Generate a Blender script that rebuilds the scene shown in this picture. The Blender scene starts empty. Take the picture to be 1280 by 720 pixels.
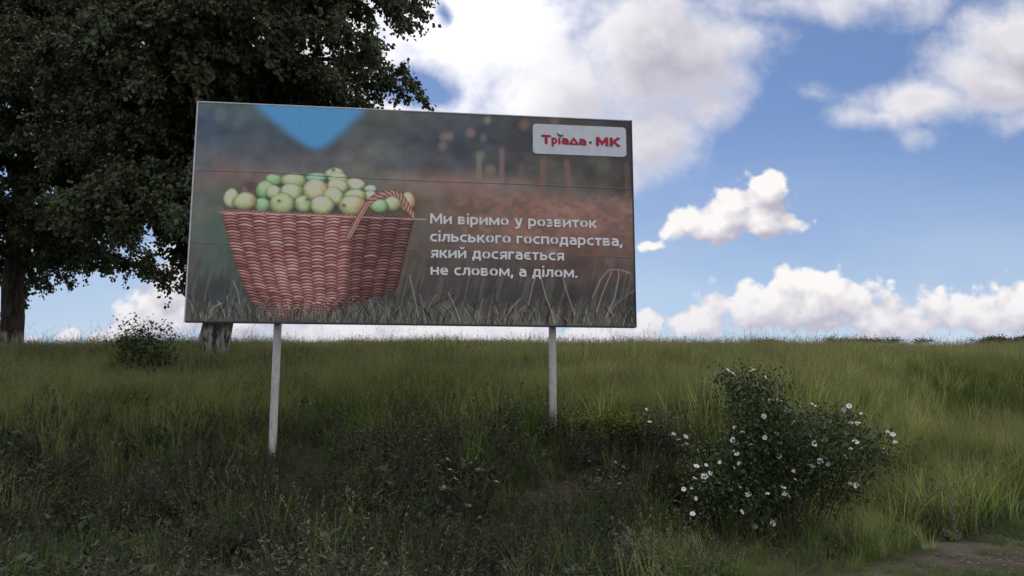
import bpy, math, random
import numpy as np
from mathutils import Vector, Matrix, Euler

R = math.radians
S = bpy.context.scene
COL = S.collection

# ------------------------------------------------------------------ camera
EYE = 1.6
FPX = 1000.0                      # focal length in pixels of a 1280 px wide picture
PITCH = R(8.5)
cam = bpy.data.cameras.new("camera")
cam.sensor_width = 36.0
cam.lens = 36.0 * FPX / 1280.0
cam.clip_end = 3000
camo = bpy.data.objects.new("camera", cam)
COL.objects.link(camo)
camo.location = (0, 0, EYE)
camo.rotation_euler = (math.pi / 2 + PITCH, 0, 0)
S.camera = camo
CP, SP = math.cos(PITCH), math.sin(PITCH)

def at(u, v, Y):
    """measured picture position at ground distance Y -> world point"""
    x, up = (u - 640) / FPX, (360 - v) / FPX
    yy, zz = CP - up * SP, SP + up * CP
    return np.array([x / yy * Y, Y, zz / yy * Y + EYE])

def slope_uv(u, v):
    x, up = (u - 640) / FPX, (360 - v) / FPX
    yy, zz = CP - up * SP, SP + up * CP
    return x / yy, zz / yy

# ------------------------------------------------------------------ light and sky
SUN_EL, SUN_AZ = 52.0, -4.0       # degrees; azimuth from +Y, positive to the right
S.view_settings.view_transform = 'Standard'
S.view_settings.look = 'None'
S.view_settings.gamma = 1.0
S.view_settings.exposure = 0.0
S.view_settings.use_curve_mapping = False

sun = bpy.data.lights.new("sun", 'SUN')
sun.energy = 1.2
sun.angle = R(14)
sun.color = (1.0, 0.95, 0.88)
suno = bpy.data.objects.new("sun", sun)
COL.objects.link(suno)
sd = Vector((math.sin(R(SUN_AZ)) * math.cos(R(SUN_EL)), math.cos(R(SUN_AZ)) * math.cos(R(SUN_EL)), math.sin(R(SUN_EL))))
suno.rotation_euler = sd.to_track_quat('Z', 'Y').to_euler()
suno.location = (0, 0, 40)

class NT:
    """small helper around a node tree"""
    def __init__(self, tree):
        self.t = tree
    def n(self, kind, **kw):
        nd = self.t.nodes.new(kind)
        for k, v in kw.items():
            setattr(nd, k, v)
        return nd
    def put(self, sock, v):
        if hasattr(v, 'is_output'):
            self.t.links.new(v, sock)
        else:
            sock.default_value = v
    def math(self, op, a, b=None, c=None, clamp=False):
        nd = self.n('ShaderNodeMath', operation=op, use_clamp=clamp)
        self.put(nd.inputs[0], a)
        if b is not None: self.put(nd.inputs[1], b)
        if c is not None: self.put(nd.inputs[2], c)
        return nd.outputs[0]
    def vm(self, op, a, b=None, out=0):
        nd = self.n('ShaderNodeVectorMath', operation=op)
        self.put(nd.inputs[0], a)
        if b is not None: self.put(nd.inputs[1], b)
        return nd.outputs[out]
    def length(self, a):
        nd = self.n('ShaderNodeVectorMath', operation='LENGTH')
        self.put(nd.inputs[0], a)
        return nd.outputs['Value']
    def xyz(self, x, y, z=0.0):
        nd = self.n('ShaderNodeCombineXYZ')
        for i, v in enumerate((x, y, z)): self.put(nd.inputs[i], v)
        return nd.outputs[0]
    def noise(self, vec, scale, detail=4, rough=.5, lac=2.0, out='Fac', dist=0.0):
        nd = self.n('ShaderNodeTexNoise')
        if vec is not None: self.put(nd.inputs['Vector'], vec)
        nd.inputs['Scale'].default_value = scale
        nd.inputs['Detail'].default_value = detail
        nd.inputs['Roughness'].default_value = rough
        nd.inputs['Lacunarity'].default_value = lac
        nd.inputs['Distortion'].default_value = dist
        return nd.outputs[out]
    def sstep(self, v, lo, hi, a=0.0, b=1.0):
        nd = self.n('ShaderNodeMapRange', interpolation_type='SMOOTHSTEP')
        self.put(nd.inputs['Value'], v)
        for k, x in (('From Min', lo), ('From Max', hi), ('To Min', a), ('To Max', b)): self.put(nd.inputs[k], x)
        return nd.outputs[0]
    def mix(self, f, a, b, kind='MIX'):
        nd = self.n('ShaderNodeMix', data_type='RGBA', blend_type=kind)
        nd.clamp_factor = True
        self.put(nd.inputs[0], f)
        self.put(nd.inputs[6], a if hasattr(a, 'is_output') else (*a[:3], 1))
        self.put(nd.inputs[7], b if hasattr(b, 'is_output') else (*b[:3], 1))
        return nd.outputs[2]

world = bpy.data.worlds.new("World")
S.world = world
world.use_nodes = True
world.cycles.sampling_method = 'NONE'
S.cycles.max_bounces = 6
S.cycles.diffuse_bounces = 3
S.cycles.transmission_bounces = 4
wt = world.node_tree
wt.nodes.clear()
W = NT(wt)

def field_group(name, blobs, kind, oct_=8):
    """cloud field: union of soft ellipses in the (x/y, z/y) plane, broken up by noise"""
    g = bpy.data.node_groups.new(name, 'ShaderNodeTree')
    g.interface.new_socket('P', in_out='INPUT', socket_type='NodeSocketVector')
    g.interface.new_socket('F', in_out='OUTPUT', socket_type='NodeSocketFloat')
    G = NT(g)
    gi, go = g.nodes.new('NodeGroupInput'), g.nodes.new('NodeGroupOutput')
    p0 = gi.outputs[0]
    wa = G.noise(p0, 9.0, 3, .55, out='Color')
    p = G.vm('ADD', p0, G.vm('MULTIPLY', G.vm('SUBTRACT', wa, (.5, .5, .5)), (.05, .035, 0) if kind == 'soft' else (.022, .014, 0)))
    acc = None
    for (u, v, ru, rv, w) in blobs:
        cu, cv = slope_uv(u, v)
        k = 1.0 / (CP - (360 - v) / FPX * SP) / FPX
        gk = 1.3 if kind == 'crisp' else (1.35 if u > 1050 else 1.06)
        md = G.n('ShaderNodeVectorMath', operation='MULTIPLY_ADD')
        G.put(md.inputs[0], p); md.inputs[1].default_value = (1 / (ru * k * gk), 1 / (rv * k * gk), 0); md.inputs[2].default_value = (-cu / (ru * k * gk), -cv / (rv * k * gk), 0)
        d = md.outputs[0]
        f = G.math('MULTIPLY_ADD', G.length(d), -abs(w), abs(w))
        if w < 0:                                        # a hole
            f = G.math('MAXIMUM', f, 0.0)
            acc = G.math('MULTIPLY_ADD', f, -1.0, acc)
        else:
            acc = f if acc is None else G.math('SMOOTH_MAX', acc, f, .18)
    if kind == 'soft':
        n = G.noise(p, 6.5, oct_ + 1, .60)
        f = G.math('ADD', acc, G.math('MULTIPLY_ADD', n, 2.7, -1.35))
    else:
        n = G.noise(p, 14.0, oct_, .62)
        vo = G.n('ShaderNodeTexVoronoi', feature='SMOOTH_F1')
        G.put(vo.inputs['Vector'], p); vo.inputs['Scale'].default_value = 26.0
        vo.inputs['Detail'].default_value = 2.0; vo.inputs['Smoothness'].default_value = .6
        f = G.math('ADD', acc, G.math('MULTIPLY_ADD', n, 1.9, -.90))
        f = G.math('ADD', f, G.math('MULTIPLY_ADD', vo.outputs['Distance'], -.8, .32))
    g.links.new(f, go.inputs[0])
    return g

BIG = [(600, 40, 190, 130, 1.3), (520, 150, 120, 70, 1.0), (700, 130, 150, 120, 1.2), (790, 60, 130, 120, 1.2), (850, 75, 95, 85, 1.1),
       (930, 40, 95, 42, .9), (1000, 4, 150, 34, .95), (1080, -6, 90, 26, .8), (815, 180, 62, 60, 1.0), (760, 210, 80, 60, 1.0), (880, 125, 62, 40, .9),
       (380, 60, 190, 120, 1.0), (150, 60, 150, 90, .7), (527, 108, 58, 40, -1.5), (552, 18, 14, 22, -.9), (300, 120, 60, 40, -.6),
       (1238, 105, 78, 46, 1.5), (1275, 55, 66, 58, 1.5), (1165, 128, 80, 26, 1.2), (1095, 146, 60, 13, .7), (1290, 150, 90, 22, .8),
       (1145, 170, 13, 12, .35), (1016, 120, 26, 15, .38), (1345, 80, 90, 90, 1.0)]
CUM = [(918, 278, 100, 22, 1.1), (935, 255, 62, 32, 1.1), (957, 236, 36, 30, 1.1), (862, 278, 50, 26, 1.2), (900, 282, 70, 24, 1.3), (948, 274, 62, 30, 1.4), (915, 262, 50, 26, 1.2), (990, 280, 40, 18, 1.0), (880, 272, 50, 24, 1.0), (985, 272, 36, 22, .9),
       (814, 306, 24, 9, .8), (830, 290, 20, 10, .6),
       (985, 385, 135, 42, 1.2), (1000, 358, 62, 28, 1.1), (940, 372, 50, 26, 1.0), (880, 402, 66, 26, 1.0), (852, 404, 52, 24, 1.1), (1072, 372, 52, 28, 1.0),
       (1105, 400, 70, 30, 1.3), (1140, 390, 60, 26, 1.2), (1165, 384, 50, 26, 1.1), (905, 262, 40, 26, 1.1), (1140, 402, 68, 28, 1.1), (1215, 388, 70, 36, 1.1), (1275, 378, 70, 36, 1.1), (1340, 370, 70, 40, 1.1), (1060, 405, 200, 20, .9),
       (200, 362, 60, 42, 1.2), (240, 330, 60, 50, 1.1), (225, 392, 90, 34, 1.1), (168, 334, 34, 15, .9), (300, 395, 120, 40, 1.1),
       (85, 421, 22, 12, 1.0), (40, 424, 20, 9, .8), (125, 424, 24, 10, .9), (175, 412, 40, 18, .9),
       (520, 416, 300, 34, 1.1), (720, 424, 140, 24, 1.0), (-40, 380, 40, 40, .8)]
gB = field_group('cloud_field_high', BIG, 'soft')
gC = field_group('cloud_field_low', CUM, 'crisp')
gB_, gC_ = field_group('cloud_light_high', BIG, 'soft', 4), field_group('cloud_light_low', CUM, 'crisp', 5)

tc = W.n('ShaderNodeTexCoord')
dirv = tc.outputs['Generated']
sx = W.n('ShaderNodeSeparateXYZ'); W.put(sx.inputs[0], dirv)
dx, dy, dz = sx.outputs
inv = W.math('DIVIDE', 1.0, W.math('MAXIMUM', dy, .06))
U_, V_ = W.math('MULTIPLY', dx, inv), W.math('MULTIPLY', dz, inv)
P = W.xyz(U_, V_)

def field(g, p):
    nd = W.n('ShaderNodeGroup'); nd.node_tree = g
    W.put(nd.inputs[0], p)
    return nd.outputs[0]

sky = W.n('ShaderNodeTexSky', sky_type='NISHITA', sun_disc=False)
sky.sun_elevation, sky.sun_rotation = R(SUN_EL), R(SUN_AZ)
sky.altitude, sky.air_density, sky.dust_density, sky.ozone_density = 150, 1.0, .35, 1.6
# clear air: the sky texture, graded to the picture's white balance
SKY_GAIN = (0.68, 0.74, 0.88)
clear = W.mix(1.0, sky.outputs[0], SKY_GAIN, 'MULTIPLY')
# everything below is in units of the background strength
WS = 0.10
def cval(r, g, b): return (r / WS, g / WS, b / WS)

# high cloud
fB = field(gB, P)
fB2 = field(gB_, W.vm('ADD', P, (-.02, .035, 0)))
dB = W.sstep(fB, -.18, .95)
thick = W.sstep(fB, .1, 1.15)
gl_c = slope_uv(575, -10)
dist = W.length(W.vm('MULTIPLY', W.vm('SUBTRACT', P, (gl_c[0], gl_c[1], 0)), (1 / .235, 1 / .26, 0)))
glow = W.sstep(dist, .25, 1.2, 1.0, 0.0)
relief = W.math('MULTIPLY_ADD', W.math('SUBTRACT', fB, fB2), 1.1, .25, clamp=True)
shade = W.math('SUBTRACT', W.math('MULTIPLY', thick, 1.0), W.math('MULTIPLY', relief, .75), clamp=True)
colB = W.mix(shade, cval(.86, .84, .88), cval(.50, .47, .56))
glow = W.math('MULTIPLY', glow, W.sstep(W.noise(P, 5.0, 6, .6), .25, .6, .55, 1.0))
colB = W.mix(glow, colB, cval(1.3, 1.27, 1.27))
# low cumulus
fC = field(gC, P)
fC2 = field(gC_, W.vm('ADD', P, (-.008, .028, 0)))
dC = W.sstep(fC, .0, .34)
lit = W.math('MULTIPLY_ADD', W.math('SUBTRACT', fC, fC2), .95, .42, clamp=True)
colC = W.mix(lit, cval(.50, .48, .58), cval(.98, .95, .94))
lowhaze = W.sstep(V_, .05, .17, .55, 0.0)
colC = W.mix(lowhaze, colC, cval(.62, .62, .74))
# thin veil near the horizon
veil_n = W.noise(W.vm('MULTIPLY', P, (1, 2.4, 0)), 3.2, 5, .55)
veil = W.math('MULTIPLY', W.sstep(V_, .06, .40, .70, 0.0), W.sstep(veil_n, .2, .7, .35, 1.0))
veil = W.math('MAXIMUM', veil, W.math('MULTIPLY', W.sstep(V_, .07, .22, .90, 0.0), W.sstep(U_, .24, .5)))
c = W.mix(veil, clear, cval(.60, .71, .87))
c = W.mix(dB, c, colB)
c = W.mix(dC, c, colC)
# sky outside the framed part: open cumulus cover, brighter on the side the sun shines on
zc = W.math('MAXIMUM', dz, .12)
Q = W.xyz(W.math('DIVIDE', dx, zc), W.math('DIVIDE', dy, zc))
nq = W.noise(Q, 1.1, 6, .55)
cov = W.sstep(nq, .42, .58)
other = W.mix(cov, W.mix(.3, clear, cval(.6, .68, .85)), cval(1.32, 1.28, 1.28))
fr = W.math('MULTIPLY', W.sstep(dy, .08, .3), W.math('MULTIPLY', W.sstep(W.math('ABSOLUTE', U_), .78, 1.1, 1.0, 0.0), W.sstep(V_, .56, .8, 1.0, 0.0)))
c = W.mix(fr, other, c)
bg = W.n('ShaderNodeBackground'); W.put(bg.inputs[0], c); bg.inputs[1].default_value = WS
wo = W.n('ShaderNodeOutputWorld'); wt.links.new(bg.outputs[0], wo.inputs[0])

# ------------------------------------------------------------------ helpers
rng = np.random.default_rng(7)

def link(o, parent=None):
    COL.objects.link(o)
    if parent is not None: o.parent = parent
    return o

def tag(o, label=None, cat=None, group=None, kind=None):
    if label: o['label'] = label
    if cat: o['category'] = cat
    if group: o['group'] = group
    if kind: o['kind'] = kind
    return o

def empty(name, loc, rz=0.0):
    o = bpy.data.objects.new(name, None)
    o.empty_display_size = .2
    o.location = loc; o.rotation_euler = (0, 0, rz)
    return link(o)

def fast_mesh(name, verts, quads=None, tris=None, mats=(), midx=None, smooth=False):
    verts = np.asarray(verts, np.float32).reshape(-1, 3)
    quads = np.zeros((0, 4), np.int32) if quads is None else np.asarray(quads, np.int32).reshape(-1, 4)
    tris = np.zeros((0, 3), np.int32) if tris is None else np.asarray(tris, np.int32).reshape(-1, 3)
    me = bpy.data.meshes.new(name)
    me.vertices.add(len(verts)); me.vertices.foreach_set('co', verts.ravel())
    loops = np.concatenate([quads.ravel(), tris.ravel()])
    nq, nt = len(quads), len(tris)
    me.loops.add(len(loops)); me.loops.foreach_set('vertex_index', loops)
    me.polygons.add(nq + nt)
    me.polygons.foreach_set('loop_start', np.concatenate([np.arange(nq) * 4, nq * 4 + np.arange(nt) * 3]).astype(np.int32))
    if midx is not None: me.polygons.foreach_set('material_index', np.asarray(midx, np.int32))
    me.polygons.foreach_set('use_smooth', np.full(nq + nt, smooth))
    for m in mats: me.materials.append(m)
    me.update(calc_edges=True); me.validate()
    return me

class MB:
    """collects pieces into one mesh"""
    def __init__(self):
        self.v, self.q, self.t, self.qm, self.tm, self.nv = [], [], [], [], [], 0
    def add(self, v, q=None, t=None, m=0):
        v = np.asarray(v, float).reshape(-1, 3)
        if q is not None and len(q):
            q = np.asarray(q, int).reshape(-1, 4); self.q.append(q + self.nv); self.qm.append(np.full(len(q), m))
        if t is not None and len(t):
            t = np.asarray(t, int).reshape(-1, 3); self.t.append(t + self.nv); self.tm.append(np.full(len(t), m))
        self.v.append(v); self.nv += len(v)
    def box(self, c, s, m=0, rz=0.0, ch=0.0):
        h = np.array(s) / 2
        if ch <= 0:
            v = np.array([(x, y, z) for z in (-1, 1) for y in (-1, 1) for x in (-1, 1)], float) * h
            q = [(0, 2, 3, 1), (4, 5, 7, 6), (0, 1, 5, 4), (2, 6, 7, 3), (0, 4, 6, 2), (1, 3, 7, 5)]
            t = []
        else:
            v = []; 
            for z in (-1, 1):
                for inset in ((0, 1) if z < 0 else (1, 0)):
                    pass
            rings = [(-h[2], ch), (-h[2] + ch, 0), (h[2] - ch, 0), (h[2], ch)]
            for z, i in rings:
                for (x, y) in ((-1, -1), (1, -1), (1, 1), (-1, 1)): v.append((x * (h[0] - i), y * (h[1] - i), z))
            v = np.array(v); q = [(3, 2, 1, 0), (12, 13, 14, 15)]; t = []
            for k in range(3):
                for i in range(4): q.append((k * 4 + i, k * 4 + (i + 1) % 4, k * 4 + 4 + (i + 1) % 4, k * 4 + 4 + i))
        if rz:
            cz, sz = math.cos(rz), math.sin(rz)
            v = np.stack([v[:, 0] * cz - v[:, 1] * sz, v[:, 0] * sz + v[:, 1] * cz, v[:, 2]], 1)
        self.add(v + np.array(c), q, t, m)
    def tube(self, pts, rad, seg=8, m=0, cap=True):
        pts = np.asarray(pts, float); n = len(pts)
        rad = np.broadcast_to(np.asarray(rad, float), (n,))
        tan = np.gradient(pts, axis=0); tan /= np.linalg.norm(tan, axis=1)[:, None] + 1e-9
        ref = np.where(np.abs(tan[:, 2:3]) > .9, np.array([[1.0, 0, 0]]), np.array([[0, 0, 1.0]]))
        if abs(tan[0, 2]) > .7: ref = np.tile(np.array([[1.0, 0, 0]]), (n, 1))
        a = np.cross(tan, ref); a /= np.linalg.norm(a, axis=1)[:, None] + 1e-9
        b = np.cross(tan, a)
        an = np.arange(seg) / seg * 2 * math.pi
        v = pts[:, None] + rad[:, None, None] * (np.cos(an)[None, :, None] * a[:, None] + np.sin(an)[None, :, None] * b[:, None])
        i = np.arange(n - 1)[:, None] * seg; j = np.arange(seg)[None]; j2 = (j + 1) % seg
        q = np.stack([i + j, i + j2, i + seg + j2, i + seg + j], -1).reshape(-1, 4)
        v = v.reshape(-1, 3); t = []
        if cap:
            v = np.vstack([v, pts[:1], pts[-1:]])
            for k in range(seg):
                t.append((n * seg, (k + 1) % seg, k)); t.append((n * seg + 1, (n - 1) * seg + k, (n - 1) * seg + (k + 1) % seg))
        self.add(v, q, t, m)
    def mesh(self, name, mats, smooth=False):
        q = np.vstack(self.q) if self.q else None
        t = np.vstack(self.t) if self.t else None
        mi = np.concatenate(([np.concatenate(self.qm)] if self.qm else []) + ([np.concatenate(self.tm)] if self.tm else []))
        return fast_mesh(name, np.vstack(self.v), q, t, mats, mi, smooth)
    def build(self, name, mats, parent=None, smooth=False):
        if not isinstance(mats, (list, tuple)): mats = [mats]
        return link(bpy.data.objects.new(name, self.mesh(name, mats, smooth)), parent)

def material(name):
    m = bpy.data.materials.new(name); m.use_nodes = True
    m.node_tree.nodes.clear()
    N = NT(m.node_tree)
    out = N.n('ShaderNodeOutputMaterial')
    return m, N, out

def principled(N, out, color, rough=.7, spec=.4, bump=None, bump_d=.01, bump_s=.6, metal=0.0):
    b = N.n('ShaderNodeBsdfPrincipled')
    N.put(b.inputs['Base Color'], color if hasattr(color, 'is_output') else (*color, 1))
    N.put(b.inputs['Roughness'], rough)
    b.inputs['Specular IOR Level'].default_value = spec
    b.inputs['Metallic'].default_value = metal
    if bump is not None:
        bp = N.n('ShaderNodeBump'); bp.inputs['Distance'].default_value = bump_d; bp.inputs['Strength'].default_value = bump_s
        N.put(bp.inputs['Height'], bump); N.t.links.new(bp.outputs[0], b.inputs['Normal'])
    N.t.links.new(b.outputs[0], out.inputs[0])
    return b

def leaf_material(name, cols, patch=.5, patch_scale=.6, trans=.25, rough=.55, spec=.25, tcol=1.3, leafvar=.35):
    """foliage: colour varies from plant to plant, from leaf to leaf and in patches over the ground"""
    m, N, out = material(name)
    oi = N.n('ShaderNodeObjectInfo'); ge = N.n('ShaderNodeNewGeometry')
    rnd = N.math('ADD', N.math('MULTIPLY', oi.outputs['Random'], 1 - leafvar), N.math('MULTIPLY', ge.outputs['Random Per Island'], leafvar))
    pn = N.noise(ge.outputs['Position'], patch_scale, 3, .6)
    pn2 = N.noise(ge.outputs['Position'], patch_scale * 4.5, 2, .5)
    pf = N.sstep(N.math('ADD', N.math('MULTIPLY', pn, .5), N.math('MULTIPLY', pn2, .5)), .40, .60)
    f = N.math('ADD', N.math('MULTIPLY', pf, patch), N.math('MULTIPLY', rnd, 1 - patch))
    ramp = N.n('ShaderNodeValToRGB')
    cr = ramp.color_ramp
    cr.elements[0].color = (*cols[0], 1); cr.elements[1].color = (*cols[-1], 1)
    for i, cc in enumerate(cols[1:-1]):
        e = cr.elements.new((i + 1) / (len(cols) - 1)); e.color = (*cc, 1)
    N.put(ramp.inputs[0], f)
    b = N.n('ShaderNodeBsdfPrincipled')
    N.put(b.inputs['Base Color'], ramp.outputs[0]); b.inputs['Roughness'].default_value = rough
    b.inputs['Specular IOR Level'].default_value = spec
    tr = N.n('ShaderNodeBsdfTranslucent')
    N.put(tr.inputs[0], N.mix(1.0, ramp.outputs[0], (tcol, tcol, tcol * .6), 'MULTIPLY'))
    ms = N.n('ShaderNodeMixShader'); ms.inputs[0].default_value = trans
    N.t.links.new(b.outputs[0], ms.inputs[1]); N.t.links.new(tr.outputs[0], ms.inputs[2])
    N.t.links.new(ms.outputs[0], out.inputs[0])
    return m

# ------------------------------------------------------------------ terrain
FAR_Y = np.array([0, 11, 14, 20, 26, 34, 45, 58, 63, 70, 100, 160, 400, 900.0])
FAR_Z = np.array([0, 0, .62, 1.52, 1.98, 2.52, 3.2, 4.15, 4.35, 4.3, 2.8, .8, -4, -14.0])
def smooth01(x): x = np.clip(x, 0, 1); return x * x * (3 - 2 * x)
def toe(X): return 8.75 + 6.2 * smooth01((np.asarray(X, float) - 1.2) / 8.2)
def lattice(x, y, seed):
    xi, yi = np.floor(x).astype(np.int64), np.floor(y).astype(np.int64)
    def h(a, b):
        n = (a * 374761393 + b * 668265263 + seed * 974634777) & 0xffffffff
        n = ((n ^ (n >> 13)) * 1274126177) & 0xffffffff
        return ((n ^ (n >> 16)) & 0xffff) / 65535.0
    fx, fy = x - xi, y - yi
    fx, fy = fx * fx * (3 - 2 * fx), fy * fy * (3 - 2 * fy)
    return (h(xi, yi) * (1 - fx) + h(xi + 1, yi) * fx) * (1 - fy) + (h(xi, yi + 1) * (1 - fx) + h(xi + 1, yi + 1) * fx) * fy
def fbm(x, y, seed=0, octs=4, gain=.5):
    s, a, t = 0.0, 1.0, 0.0
    for o in range(octs):
        s = s + a * lattice(x * 2 ** o + 13.7 * o, y * 2 ** o - 7.3 * o, seed + o * 31); t += a; a *= gain
    return s / t
def ground_z(X, Y):
    X, Y = np.asarray(X, float), np.asarray(Y, float)
    d = Y - toe(X)
    z = 1.05 * smooth01((d + .3) / 3.2) + np.interp(Y, FAR_Y, FAR_Z)
    far = smooth01((Y - 16) / 40)
    z = z + far * (.38 * np.exp(-((X + 6) / 13) ** 2) - .30 * np.exp(-((X - 22) / 9) ** 2) + .15 * smooth01((X - 30) / 10))
    z = z + .16 * (fbm(X * .5, Y * .5, 3, 3) - .5) * smooth01((Y - 6) / 4)
    z = z + .05 * (fbm(X * 2.1, Y * 2.1, 9, 3) - .5)
    z = z - .05 * np.exp(-((Y - (5.1 + 1.02 * X)) / .35) ** 2) * (X > 0) * (Y < 15)      # a wheel rut of the track
    return z
def track_mask(X, Y):
    """1 on the bare dirt track, 0 on the verge"""
    e = np.minimum(4.95 + 1.0 * np.asarray(X, float), 12.5) - Y + .9 * (fbm(X * .9, Y * .9, 21, 3) - .5)
    return smooth01(e / .9 + .5) * (np.asarray(Y) < 16) * (np.asarray(X) > -2.5)

xs = np.concatenate([-np.geomspace(30, 700, 28)[::-1], np.linspace(-29, 29, 233), np.geomspace(30, 700, 28)])
ys = np.concatenate([-np.geomspace(3, 400, 14)[::-1], np.linspace(-2, 24, 200), np.linspace(24.3, 80, 110), np.geomspace(82, 900, 30)])
GX, GY = np.meshgrid(xs, ys)
gv = np.stack([GX, GY, ground_z(GX, GY)], -1).reshape(-1, 3)
nx, ny = len(xs), len(ys)
ii = (np.arange(ny - 1)[:, None] * nx + np.arange(nx - 1)[None]).ravel()
gm, N, out = material('soil')
ge = N.n('ShaderNodeNewGeometry')
n1, n2 = N.noise(ge.outputs['Position'], 1.3, 6, .6), N.noise(ge.outputs['Position'], 14.0, 5, .65)
at_n = N.n('ShaderNodeAttribute', attribute_name='bare')
c1 = N.mix(N.sstep(n2, .3, .7), (.028, .026, .018), (.075, .065, .042))
c2 = N.mix(N.sstep(n1, .35, .65), (.05, .043, .032), (.098, .082, .06))
c2 = N.mix(N.sstep(n2, .45, .75), c2, (.06, .055, .035))
principled(N, out, N.mix(at_n.outputs['Fac'], c1, c2), .95, .1, n2, .03, .8)
gme = fast_mesh('ground', gv, np.stack([ii, ii + 1, ii + nx + 1, ii + nx], 1), mats=[gm], smooth=True)
ba = gme.attributes.new('bare', 'FLOAT', 'POINT')
ba.data.foreach_set('value', track_mask(GX, GY).ravel().astype(np.float32))
ground = link(bpy.data.objects.new('ground', gme))
ground['kind'] = 'structure'

# ------------------------------------------------------------------ billboard
PL, PR = np.array([-4.29, 10.47]), np.array([1.725, 11.20])
ZB, ZT = 2.727, 5.727
PW, PH = float(np.linalg.norm(PR - PL)), ZT - ZB
YAW = math.atan2(PR[1] - PL[1], PR[0] - PL[0])
dirx = (PR - PL) / PW
nrm = np.array([dirx[1], -dirx[0]])               # towards the viewer
def print_px(a, b):
    """print position (metres from the left, metres from the top) -> the layout's own pixel grid"""
    X, Y = PL[0] + dirx[0] * a, PL[1] + dirx[1] * a
    Z = ZT - b - EYE
    f = Y * CP + Z * SP
    return 640 + FPX * X / f, 360 - FPX * (Z * CP - Y * SP) / f
def px_print(u, v):
    x, z = slope_uv(u, v)
    a = (x * PL[1] - PL[0]) / (dirx[0] - x * dirx[1])
    Y = PL[1] + dirx[1] * a
    return a, ZT - (z * Y + EYE)

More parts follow.
